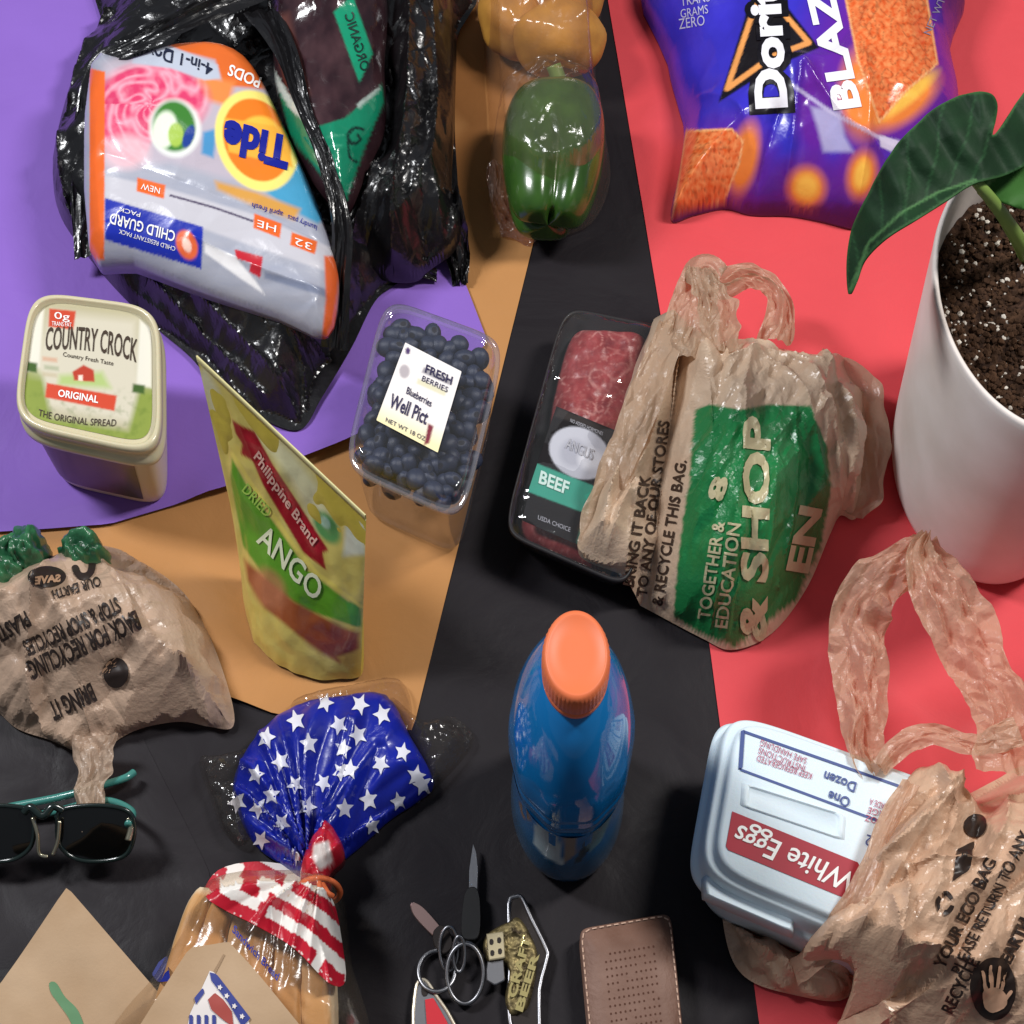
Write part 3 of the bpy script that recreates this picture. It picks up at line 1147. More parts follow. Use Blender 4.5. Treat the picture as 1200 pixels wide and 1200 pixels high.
# ================================================================== blueberries in a clear box
def blueberries():
    zt = 62.0
    Q = np.array([(451, 343), (592, 394), (541, 603), (402, 540)], float)       # rim corners at the top
    loop = rquad(Q, zt, 6.5, 96)
    c = loop.mean(0)
    t = thing('clear_box', 'clear hinged plastic box of blueberries with white paper label', 'plastic box', (c[0], c[1], 2))
    pl = film('clear_plastic', 'fafafc', .05, .05, bump=(45, .12, .002), milk=.02)
    lp = film('clear_rim', 'f0eef4', .10, .08, milk=.08)
    stack('tray', loop, [(.70, 2.8), (.84, 2.8), (.87, 5), (.93, 38), (.955, 52), (.96, 55)], pl, t, cap0=True, cap1=False)
    stack('rim', loop, [(.955, 54.6), (1.0, 54.6), (1.02, 55.2), (1.02, 57), (1.0, 57.8), (.955, 57.8)], lp, t, cap0=False, cap1=False)
    stack('lid', loop, [(.955, 58), (.95, 60), (.925, 64.5), (.90, 65.6), (.87, 65.7), (.855, 64.6), (.84, 64.5), (.4, 64.3)], pl, t, cap0=False)
    lab = pbr('berry_label', None, .45, .4)
    q = [(475, 402), (541, 436), (513, 531), (441, 493)]
    f = flat(64.6)

    def col(px, py):
        c_ = base_col(px, 'ece6e4')
        u = ((px - 441) * .30 + (py - 493) * .95)
        c_ = paint(c_, np.clip((py - 470 - (px - 450) * .45) / 25, 0, 1), 'efe4b4')
        c_ = paint(c_, .9 * m_poly(px, py, [(497, 431), (530, 446), (527, 452), (494, 437)], 2), '8c8890')
        c_ = paint(c_, .5 * m_poly(px, py, [(490, 444), (524, 459), (521, 465), (488, 450)], 2), 'c9c47a')
        c_ = paint(c_, m_ell(px, py, (474, 436), 6, 8, 0, .3), 'b3aaae')
        c_ = paint(c_, m_ell(px, py, (478, 412), 3, 4, 0, .3), '4d3868')
        c_ = paint(c_, m_poly(px, py, [(502, 497), (508, 500), (503, 520), (497, 522)], 2), '7a2a3a')
        return c_
    l = decal('paper_label', q, f, lab, t, .5, .8, col)
    ink = pbr('berry_ink', '35304f', .4)
    lettering('lettering', [('Blueberries', (476, 462), (505, 478), (2, -8), dict(bold=.01)), ('Well Pict', (457, 478), (500, 499), (3, -16), dict(shear=.2, bold=.02)),
                            ('FRESH', (498, 437), (529, 452), (2, -9), dict(bold=.02)), ('BERRIES', (494, 447), (524, 461), (2, -6)), ('NET WT 18 OZ', (452, 495), (498, 518), (1, -5))], f, ink, l, .9, 2)
    # the berries, one by one
    berry = pbr('blueberry', '141828', .40, .5, vary=(120, .5, '36405a'), bump=(400, .2, .0005))
    crown = pbr('blueberry_crown', '191a26', .7)
    me = bpy.data.meshes.new('blueberry')
    bm = bmesh.new()
    bmesh.ops.create_uvsphere(bm, u_segments=14, v_segments=10, radius=1)
    for v in bm.verts:
        r = math.hypot(v.co.x, v.co.y)
        v.co.z *= .86
        if v.co.z > 0 and r < .36:
            v.co.z -= .16 * (1 - r / .36)
        elif v.co.z > 0 and r < .5:
            v.co.z += .07
    for p in bm.faces:
        p.smooth = True
    bm.to_mesh(me)
    bm.free()
    me.materials.append(berry)
    me.materials.append(crown)
    for p in me.polygons:
        q = p.center
        if q.z > 0 and math.hypot(q.x, q.y) < .34:
            p.material_index = 1
    R = np.random.RandomState(4)
    cnt = 0
    # rows of berries in three layers; the upper ones show
    for layer, (z, s, st) in enumerate(((51, .90, 8.3), (43, .885, 8.6))):
        ins = c + (loop - c) * s
        x0, y0 = ins.min(0)
        x1, y1 = ins.max(0)
        j = 0
        for y in np.arange(y0, y1, st * .80):
            j += 1
            for x in np.arange(x0 + (j % 2) * st * .36, x1, st * .72):
                p = np.array([x, y]) + (R.rand(2) - .5) * 3.4
                if sdist(p[:1], p[1:], ins)[0] < 1.0:
                    continue
                if layer == 1 and sdist(p[:1], p[1:], ins)[0] > 10 and R.rand() > .3:
                    continue
                o = bpy.data.objects.new('blueberry', me)
                COL.objects.link(o)
                r = (4.2 + R.rand() * 1.9) * .001
                o.scale = (r * .76, r, r)
                o.rotation_euler = (R.randn() * .8, R.randn() * .8, R.rand() * 6)
                o.location = (p[0] * .001, p[1] * .001, (z + R.rand() * 5 - 2) * .001)
                tag(o, 'dark blue blueberry lying among many others inside the clear box', 'blueberry', 'blueberries in the clear plastic box')
                cnt += 1
    return cnt


blueberries()


# ================================================================== tray of meat
def meat():
    Q = np.array([(661, 362), (805, 392), (738, 694), (588, 628)], float)
    loop = rquad(Q, 24, 9, 110)
    c = loop.mean(0)
    t = thing('meat_tray', 'black foam tray of red marbled steak under clear wrap, tucked into a carrier bag', 'meat tray', (c[0], c[1], 2))
    foam = pbr('black_foam', '262426', .45, .4, bump=(500, .2, .0004))
    stack('tray', loop, [(.80, 3), (.87, 3), (.90, 8), (.97, 24), (1.0, 25), (1.0, 27), (.985, 27.6), (.965, 26.5), (.92, 14), (.5, 14)], foam, t)
    mo = [(668, 392), (700, 384), (760, 396), (752, 470), (735, 560), (722, 640), (700, 660), (650, 645), (612, 622), (614, 590), (640, 510), (648, 460)]
    mf = Field(mo, 15, 14, 14, zpx=22)
    mf.crumple(26, 3, 3, kind='noise').crumple(9, 1.2, 4, kind='noise')

    def mcol(px, py):
        n = fbm(px / 22, py / 22, 60, 4)
        c_ = base_col(px, '8f3436')
        c_ = paint(c_, np.clip(n * 1.2 + .2, 0, 1), 'a8484a')
        c_ = paint(c_, np.clip(-n * 1.5 - .2, 0, 1), '6e2028')
        rr = ridged(px / 70 + .35 * pn(px / 34, py / 34, 70) + py / 90, py / 80 - px / 120 + .35 * pn(px / 34, py / 34, 71), 72)
        c_ = paint(c_, .5 * np.clip((rr - .88) / .09, 0, 1) * np.clip(.7 + pn(px / 26, py / 26, 78), 0, 1), 'dda49a')
        c_ = paint(c_, .55 * np.clip(fbm(px / 5, py / 9, 79, 3), 0, 1), 'c27a74')
        c_ = paint(c_, .55 * np.clip(-fbm(px / 6, py / 8, 80, 3), 0, 1), '5e1c22')
        r2 = ridged(px / 17, py / 17, 75)
        c_ = paint(c_, .7 * np.clip((r2 - .84) / .1, 0, 1) * np.clip(fbm(px / 40, py / 40, 76) + .5, 0, 1), 'd89890')
        return c_
    sheet('steak', mf, 1.0, pbr('raw_meat', None, .32, .5, bump=(350, .35, .0008), sub=.1), t, colfn=mcol)
    lf = lambda x, y: np.full(np.shape(np.ravel(x)), 31.6)
    blk = pbr('meat_label', None, .3, .5)

    def lcol(px, py):
        c_ = base_col(px, '1d1a1c')
        c_ = paint(c_, m_ell(px, py, (679, 531), 37, 29, 28), 'b9bac4')
        c_ = paint(c_, .5 * m_ell(px, py, (672, 531), 16, 16, 0, .5), '8f909e')
        c_ = paint(c_, .6 * m_ell(px, py, (692, 538), 14, 12, 0, .6), 'e8e8ee')
        c_ = paint(c_, m_poly(px, py, [(629, 543), (700, 571), (720, 600), (714, 612), (618, 576)]), '3f9c86')
        c_ = paint(c_, m_poly(px, py, [(655, 478), (722, 506), (716, 522), (690, 500), (650, 488)], 3), '35302f')
        c_ = paint(c_, m_poly(px, py, [(680, 620), (710, 634), (708, 650), (676, 636)], 3), '5a9480')
        return c_
    l = decal('label', [(652, 476), (740, 512), (720, 660), (690, 644), (612, 610), (620, 572), (634, 530)], lf, blk, t, 0, .8, lcol)
    lettering('lettering', [('BEEF', (631, 566), (665, 580), (3, -14), dict(bold=.03))], lf, pbr('mint_ink', 'cfe9df', .4), l, .5)
    lettering('lettering', [('USDA CHOICE', (630, 609), (668, 624), (1, -5)), ('ANGUS', (662, 525), (694, 540), (3, -12), dict(bold=.01)), ('NO ADDED HORMONES', (668, 495), (706, 511), (1, -4))], lf, pbr('grey_ink', 'a8a8b0', .4), l, .5)
    wf = Field(c + (loop - c) * .985, 5.5, 16, 26.8, smooth=False, world=True)
    wf.crumple(14, 3.2, 5, kind='poly', stretch=2).crumple(5, 1.4, 15, kind='poly', stretch=2).crumple(34, 2.0, 8, kind='ridged', ang=.6, stretch=2)
    sheet('clear_wrap', wf, 2.0, film('cling_film', 'fcfcfd', .045, .06, bump=(120, .3, .001), milk=.015), t)


meat()


# ================================================================== bell pepper and potatoes in a produce bag
def produce():
    t = thing('bell_pepper', 'shiny dark green bell pepper inside the clear produce bag', 'bell pepper', P(645, 180, 3))
    c = P(647, 188, 30)
    m, n = 44, 96
    V, F_ = [], []
    for i in range(m + 1):
        th = math.pi * i / m                                   # 0: blossom end (towards the viewer), pi: stem end
        for k in range(n):
            a = 2 * math.pi * k / n
            g_ = sum(math.exp(-(((a - a0 + math.pi) % (2 * math.pi) - math.pi) / .24) ** 2) for a0 in (1.40, 3.3, 5.6))
            lobe = 1 - .34 * g_ * (math.sin(th) ** .5) * (.45 + .55 * math.cos(th))
            cs, sn = math.cos(a), math.sin(a)
            sq = (abs(cs) ** 2.8 + abs(sn) ** 2.8) ** (-1 / 2.8)
            r = math.sin(th) ** .52 * lobe * (.35 + .65 * sq)
            dip = .10 * math.exp(-(math.sin(th) / .42) ** 2) - .10 * math.sin(th) * 0
            dip += (.11 * g_ * math.exp(-(math.sin(th) / .8) ** 2) if th < 1.2 else 0)
            w = 1.0 - .12 * math.cos(th)
            yy = -math.cos(th) * (1 - dip) * 46
            V.append((c[0] + 26.5 * r * w * math.cos(a) + yy * .06, c[1] + yy, c[2] + 26 * r * w * math.sin(a)))
    for i in range(m):
        for k in range(n):
            F_.append((i * n + k, i * n + (k + 1) % n, (i + 1) * n + (k + 1) % n, (i + 1) * n + k))
    V = np.array(V)
    cc = base_col(V[:, 0], '2a4a1b')
    cc = paint(cc, np.clip(.7 * fbm(V[:, 0] / 14, V[:, 1] / 22, 4) + .25, 0, 1), '456c2a')
    cc = paint(cc, np.clip(-.8 * fbm(V[:, 0] / 9, V[:, 1] / 12, 14), 0, 1), '223e17')
    mesh('flesh', V, F_, pbr('pepper', None, .22, .5, coat=.35, bump=(40, .1, .003)), t, col=cc)
    e = c + np.array([3, 40, 4])
    tube('stalk', [e, e + (1, 6, 3), e + (-2, 13, 8)], 4.0, pbr('stalk', '6f8a45', .5), t, 10)

    # potatoes
    pot = pbr('potato_skin', 'c8923f', .55, .35, vary=(60, .35, 'a87332'), bump=(120, .4, .001))
    for k, (px, py, rx, ry, rz, lab) in enumerate(((602, 24, 19, 26, 20, 'golden potato at the left of the clear produce bag'),
                                                  (655, 52, 25, 20, 24, 'golden potato resting against the green pepper in the clear bag'),
                                                  (660, -8, 24, 25, 26, 'golden potato at the top edge of the photo in the clear bag'))):
        q = P(px, py, rz)
        bm = bmesh.new()
        bmesh.ops.create_icosphere(bm, subdivisions=4, radius=1)
        for v in bm.verts:
            d = 1 + .09 * float(pn(np.array(v.co.x * 1.3 + k * 5), np.array(v.co.y * 1.3 + v.co.z), 20 + k))
            v.co = Vector((v.co.x * rx * d, v.co.y * ry * d, v.co.z * rz * d))
        Vv = np.array([v.co[:] for v in bm.verts]) + (q[0], q[1], rz + 3)
        Ff = [[v.index for v in f.verts] for f in bm.faces]
        bm.free()
        tag(mesh('potato', Vv, Ff, pot, None), lab, 'potato', 'potatoes in the produce bag')
    # the bag
    bt = thing('produce_bag', 'crinkled clear plastic produce bag holding green pepper and potatoes', 'produce bag', P(640, 150, 2))
    out = [(560, -60, 20), (566, 20, 25), (572, 110, 20), (578, 220, 8), (596, 258, 2), (628, 282, 2), (668, 276, 2), (698, 250, 8), (716, 196, 15), (712, 130, 25), (700, 50, 30), (696, -60, 30)]
    b0 = Field(out, 42, 22, 2, fade=3, power=None)
    b0.crumple(13, 13, 3, ang=1.35, stretch=2.0, kind='poly').crumple(6, 7, 6, ang=1.1, stretch=2.0, kind='poly').crumple(3, 2.6, 8, ang=1.6, stretch=1.8, kind='poly')
    b0.ridge([(572, 20), (585, 120), (590, 200), (625, 272)], 2.2, 7)

    class Wrap:                                        # the film lies over the pepper and the potatoes
        loop = b0.loop

        def __call__(s, x, y):
            x, y = np.ravel(x), np.ravel(y)
            e1 = c[2] + 33 * np.clip(1 - ((x - c[0]) / 36) ** 2 - ((y - c[1]) / 58) ** 2, 0, 1) ** .5 + 1
            q = P(640, 25, 30)
            e2 = 62 * np.clip(1.4 - ((x - q[0]) / 46) ** 2 - ((y - q[1]) / 52) ** 2, 0, 1) ** .5
            tight = 4.5 + 4.0 * poly(x / 9 + y / 40, y / 20 - x / 30, 3) + 3.0 * poly(x / 5 - y / 22, y / 9, 4) + 1.2 * poly(x / 2.6, y / 5, 6)
            d = np.clip(sdist(x, y, s.loop) / 7, 0, 1)
            return np.maximum(b0(x, y), d * (np.maximum(e1 * (e1 > c[2] + 2), e2) + tight))
    bf = Wrap()
    fm = film('produce_film', 'f8f0ea', .035, .2, bump=(110, .4, .0015), body='f0dcc8', milk=.03)
    sheet('film', bf, 1.1, fm, bt)
    # twisted lower-left corner of the bag
    ribbon('loose_corner', [(580, 190, 22, 4), (588, 230, 12, 7), (606, 262, 5, 9), (628, 281, 3, 4)], film('produce_film_thick', 'e6cfc4', .10, .15, bump=(150, .5, .0015), body='c9a08c', milk=.15), bt, 5, 4, 3)


produce()


# ================================================================== black bin bag with its contents
def black_bag():
    blk = pbr('black_film', '121113', .27, .8, bump=(120, .25, .0016), coat=.2)
    out = [(140, -60, 10), (112, 10, 22), (84, 60, 20), (66, 140, 12), (61, 205, 8), (72, 256, 5), (104, 304, 3), (142, 348, 3), (182, 386, 3), (222, 420, 3), (262, 466, 2), (306, 494, 2), (352, 508, 2), (378, 470, 2), (412, 410, 4), (440, 352, 6), (470, 326, 8), (520, 290, 10), (536, 230, 18), (532, 120, 24), (534, 20, 26), (530, -60, 26)]
    t = thing('bin_bag', 'shiny black plastic bin bag lying open on purple paper', 'bin bag', P(300, 200, 2))
    bf = Field(out, 36, 34, 5.4, fade=2, power=None)
    bf.floor = 5.6
    cent = P(330, 300, 20)[:2]
    low = lambda x, y: -11 * np.clip((P(0, 330, 20)[1] - y) / 42, 0, 1)
    bf.add(low)
    bf.crumple(30, 16, 1, ang=.9, stretch=1.8, kind='poly').crumple(12, 8, 7, ang=2.1, stretch=2.2, kind='poly').crumple(5, 2.4, 17, ang=.7, stretch=2, kind='poly')
    bf.ridge([(122, 10), (92, 70), (76, 150), (74, 215), (90, 270), (130, 325)], 4.5, 10, 20)
    bf.ridge([(105, 300), (150, 345), (215, 400), (300, 482), (352, 500)], 2.5, 3.5, 4).ridge([(400, 400), (372, 460), (352, 500)], 3, 4, 4)
    for k, L in enumerate(([(150, 325), (220, 360), (300, 430), (350, 490)], [(200, 340), (290, 380), (350, 420), (360, 480)], [(250, 360), (340, 400), (385, 420)], [(180, 350), (250, 410), (310, 470)])):
        bf.ridge(L, 2.2, 5, 8)
    sheet('film', bf, 1.1, blk, t, smooth=False)
    # gathered folds of the handle on the right
    o2 = [(428, -60, 60), (470, -60, 60), (524, -60, 60), (530, 30, 58), (530, 110, 54), (528, 190, 48), (541, 236, 40), (530, 275, 30), (505, 300, 22), (486, 320, 16), (452, 322, 14), (410, 312, 14), (392, 296, 20), (404, 250, 34), (430, 190, 46), (446, 120, 54), (440, 40, 60)]
    gf = Field(o2, 30, 24, 24, fade=3, base=lambda x, y: -20 * np.clip((P(0, 215, 40)[1] - y) / 50, 0, 1))
    gf.crumple(14, 16, 31, ang=1.5, stretch=3.0, kind='poly').crumple(9, 10, 33, ang=1.75, stretch=2.6, kind='poly').crumple(5, 4.5, 37, ang=1.2, stretch=2, kind='poly')
    gf.ridge([(480, -40), (478, 80), (470, 160), (455, 240)], 3.5, 9, 60).ridge([(505, -40), (512, 90), (505, 180)], 3, 8, 60).ridge([(405, 300), (425, 260), (440, 225)], 4, 9, 30)
    sheet('gathered_handle', gf, 1.0, blk, t, skirt=20, smooth=False)
    ribbon('handle_tail', [(520, 225, 38, 7), (530, 262, 26, 7), (535, 295, 12, 6.5), (540, 333, 4, 4)], blk, t, 4, 5, 9, 40, 14, jag=.45)
    ribbon('handle_tail', [(455, 265, 34, 7), (470, 300, 20, 6), (512, 322, 5, 4)], blk, t, 3, 4, 19, 40, 14, jag=.45)
    ribbon('opening_edge', [(306, 10, 66, 10), (334, 60, 72, 6), (357, 130, 70, 4), (382, 190, 66, 4), (400, 260, 54, 5), (398, 330, 36, 6), (392, 410, 16, 7)], blk, t, 3, 3, 29, 90, 12, jag=.45)
    ribbon('opening_edge', [(330, -40, 70, 16), (240, 8, 72, 10), (170, 42, 68, 8), (120, 72, 56, 7), (102, 130, 42, 6), (98, 220, 30, 7), (108, 300, 18, 9)], blk, t, 3, 5, 39, 90, 14, jag=.45)
    return bf, gf


BAG, GATHER = black_bag()


def detergent():
    out = [(108, 86, 48), (150, 66, 58), (200, 36, 66), (260, 34, 68), (296, 60, 68), (335, 140, 66), (366, 210, 62), (388, 280, 54), (396, 330, 46), (384, 403, 30), (330, 384, 30), (240, 350, 34), (160, 318, 36), (107, 300, 36)]
    t = thing('detergent_pouch', 'orange and white laundry pod pouch with round logo, upside down in the bin bag', 'detergent pouch', P(240, 220, 40))
    f = Field(out, 17, 34, 36, smooth=False, base=lambda x, y: np.clip((y - P(0, 390, 40)[1]) / 110, 0, 1) * 16, fade=8)
    f.loop = resample(catmull(f.loop, True, 3), 2)
    f.crumple(34, 3.0, 4, ang=-.4, stretch=2).crumple(26, 4.5, 9, ang=.5, stretch=1.6, kind='poly').crumple(11, 1.3, 10, ang=-.3, stretch=2, kind='poly')
    f.ridge([(125, 190), (220, 225), (330, 262), (385, 285)], 3, -1.6, 56).ridge([(230, 290), (300, 318), (382, 345)], 2.2, 2.2, 50)

    def col(px, py):
        c = base_col(px, 'a9abb8')
        c = paint(c, np.clip(.5 * fbm(px / 60, py / 14, 5) + .2, 0, 1), '979db0')
        # upper picture area
        c = paint(c, m_poly(px, py, [(120, 75), (200, 30), (262, 30), (300, 60), (335, 140), (380, 235), (300, 220), (200, 190), (120, 200)], 10), 'bab0bc')
        c = paint(c, m_poly(px, py, [(190, 40), (262, 28), (300, 58), (318, 105), (262, 100), (252, 70), (195, 55)], 4), 'dd6b2e')
        c = paint(c, m_poly(px, py, [(235, 88), (275, 96), (268, 125), (245, 118), (222, 105)], 8), 'e68a4a')
        c = paint(c, m_poly(px, py, [(300, 215), (352, 190), (385, 255), (372, 262), (330, 240)], 5), '4a9cc4')
        c = paint(c, m_poly(px, py, [(238, 155), (255, 150), (250, 185), (236, 180)], 5), '4a8fc0')
        c = paint(c, m_poly(px, py, [(252, 212), (300, 225), (352, 245), (345, 258), (290, 238), (255, 222)], 6), 'd29a4a')
        th_, r_ = np.arctan2(py - 122, px - 176), np.hypot(px - 176, py - 122)
        n = .9 * (ridged(th_ * 1.6 + .05 * r_, r_ / 17, 22) - .5) + .45 * fbm(px / 14, py / 14, 23, 3)
        fl = np.clip(m_ell(px, py, (178, 118), 66, 44, 0, .25) + m_ell(px, py, (148, 150), 30, 40, 0, .3), 0, 1)
        pink = np.array(lin('d8406c'))[None] * np.clip(.5 - n, 0, 1)[:, None] + np.array(lin('f3a4b6'))[None] * np.clip(.5 + n, 0, 1)[:, None]
        c = c * (1 - fl[:, None]) + pink * fl[:, None]
        c = paint(c, .7 * m_ell(px, py, (148, 178), 26, 20, 0, .6), 'f0c9d0')
        c = paint(c, m_poly(px, py, [(158, 50), (200, 54), (255, 76), (258, 92), (240, 94), (200, 80), (155, 74)], 3), 'b9c0cf')
        c = paint(c, m_ell(px, py, (205, 150), 30, 34, -8, .2), 'e9ece6')
        c = paint(c, m_ell(px, py, (204, 148), 25, 30, -8, .2), '3f7d34')
        c = paint(c, m_ell(px, py, (193, 152), 14, 22, 10, .3), 'e4efd8')
        c = paint(c, m_ell(px, py, (206, 158), 9, 14, 0, .3), 'a3c24e')
        c = paint(c, m_ell(px, py, (221, 160), 6, 14, 20, .3), '1f3e8e')
        # logo
        c = paint(c, m_ell(px, py, (301, 165), 47, 61, -22), 'f2e27a')
        c = paint(c, m_ell(px, py, (301, 164), 38, 50, -22), 'ea7d26')
        c = paint(c, m_ell(px, py, (303, 158), 25, 22, -10, .2), 'f7c14a')
        c = paint(c, m_poly(px, py, [(263, 138), (336, 150), (343, 196), (268, 178)], 3), 'f4b040')
        # white band and labels
        c = paint(c, m_poly(px, py, [(122, 205), (200, 222), (300, 252), (392, 292), (394, 322), (300, 290), (238, 268), (122, 232)], 4), 'c4c2ca')
        c = paint(c, m_line(px, py, [(200, 229), (250, 243), (296, 259)], 1.2), '4a3f5c')
        for q in ([(161, 208), (194, 217), (192, 233), (160, 224)], [(298, 250), (330, 262), (328, 279), (297, 267)], [(342, 272), (372, 283), (369, 298), (340, 287)]):
            c = paint(c, m_poly(px, py, q), 'e2662c')
        c = paint(c, m_poly(px, py, [(123, 232), (238, 266), (236, 315), (123, 281)]), '1c2ea6')
        c = paint(c, m_ell(px, py, (219, 287), 12, 18, -20, .2), 'e2663a')
        c = paint(c, m_ell(px, py, (219, 287), 5, 9, -20, .3), 'f2c9b8')
        c = paint(c, m_poly(px, py, [(275, 292), (308, 301), (305, 326), (292, 318), (294, 308), (277, 303)]), 'bf2836')
        c = paint(c, m_poly(px, py, [(240, 285), (275, 300), (300, 330), (310, 345), (280, 325), (240, 296)], 3), 'f0eef0')
        c = paint(c, .7 * m_poly(px, py, [(310, 318), (388, 340), (388, 350), (310, 326)], 3), '6d7896')
        c = paint(c, m_poly(px, py, [(105, 80), (123, 84), (122, 305), (105, 305)]), 'ee6a2a')
        c = paint(c, m_poly(px, py, [(380, 300), (400, 300), (392, 410), (376, 405), (382, 350)], 3), 'dd6430')
        return c
    po = sheet('pouch', f, .8, pbr('pouch_film', None, .28, .5, bump=(60, .2, .002), coat=.15), t, colfn=col, skirt=34)
    navy = pbr('logo_navy', '17208c', .3)
    lettering('logo_lettering', [('Tide', (342, 164), (264, 142), (-5, 34), dict(bold=.05))], f, navy, po, .5)
    lettering('lettering', [('4-in-1 Downy', (250, 77), (152, 58), (-2, 13), dict(bold=.015, bend=-.5))], f, pbr('dark_ink', '23283e', .4), po, .4)
    lettering('lettering', [('CHILD GUARD', (206, 272), (130, 250), (-2, 12), dict(bold=.015)), ('CHILD RESISTANT PACK', (206, 290), (140, 269), (-1, 5)), ('PACK', (165, 250), (140, 243), (-1, 5)),
                            ('PODS', (307, 92), (270, 76), (-4, 12), dict(bold=.02)), ('NEW', (188, 221), (166, 215), (-1, 7)), ('HE', (324, 265), (302, 258), (-1, 8)), ('32', (366, 286), (346, 279), (-1, 8))], f, INK_WHITE, po, .45)
    lettering('lettering', [('april fresh', (332, 249), (296, 238), (-1, 6)), ('laundry pacs', (372, 265), (338, 252), (-1, 6))], f, navy, po, .45)


detergent()


def green_pouch():
    out = [(318, -60, 78), (440, -60, 78), (447, 40, 76), (448, 112, 72), (428, 170, 66), (404, 236, 58), (378, 212, 60), (345, 160, 64), (322, 92, 70), (314, 20, 76)]
    t = thing('fruit_pouch', 'dark clear pouch with pointed green label beside the detergent pouch', 'food pouch', P(385, 90, 40))
    f = Field(out, 26, 30, 46, fade=6, base=lambda x, y: 6 * np.clip((y - P(0, 120, 60)[1]) / 60, 0, 1))
    f.crumple(28, 5, 14, ang=1.2, stretch=1.6).crumple(10, 1.4, 15)

    def col(px, py):
        n = fbm(px / 26, py / 40, 8, 4)
        c = base_col(px, '2c1a20')
        c = paint(c, np.clip(n + .25, 0, 1), '4a3236')
        c = paint(c, np.clip(-n - .2, 0, 1), '150d10')
        c = paint(c, .8 * m_poly(px, py, [(322, 20), (338, 15), (350, 70), (362, 110), (345, 110), (328, 70)], 10), '6b4038')
        c = paint(c, m_poly(px, py, [(320, 80), (345, 122), (372, 148), (405, 138), (448, 98), (450, 120), (428, 172), (404, 240), (340, 160)], 2), '13805f')
        c = paint(c, m_poly(px, py, [(321, 82), (346, 122), (371, 147), (368, 152), (340, 128), (318, 92)], 2), 'c9d2cc')
        c = paint(c, m_poly(px, py, [(418, 122), (446, 100), (446, 105), (420, 128)], 2), '9fb0a8')
        c = paint(c, m_poly(px, py, [(391, 14), (413, -6), (437, 62), (421, 97)], 2), '17916c')
        for k in range(5):
            y = 160 + k * 12
            c = paint(c, .45 * m_line(px, py, [(384, y), (402 - k * 2, y - 2)], .8, 1.5), '5fb596')
        c = paint(c, m_line(px, py, catmull([(426, 152), (416, 150), (408, 158), (412, 168), (422, 165), (420, 159)], False, 6), 1.8), '0c2a24')
        c = paint(c, m_line(px, py, catmull([(408, 166), (410, 184), (418, 190)], False, 6), 1.5), '0c2a24')
        return c
    po = sheet('pouch', f, 1.0, pbr('dark_pouch', None, .16, .6, bump=(70, .3, .002), coat=.4), t, colfn=col, skirt=44)
    lettering('lettering', [('ORGANIC', (424, 85), (404, 18), (10, -4), dict(bold=.01))], f, pbr('label_ink', '0c2f28', .4), po, .5)


green_pouch()


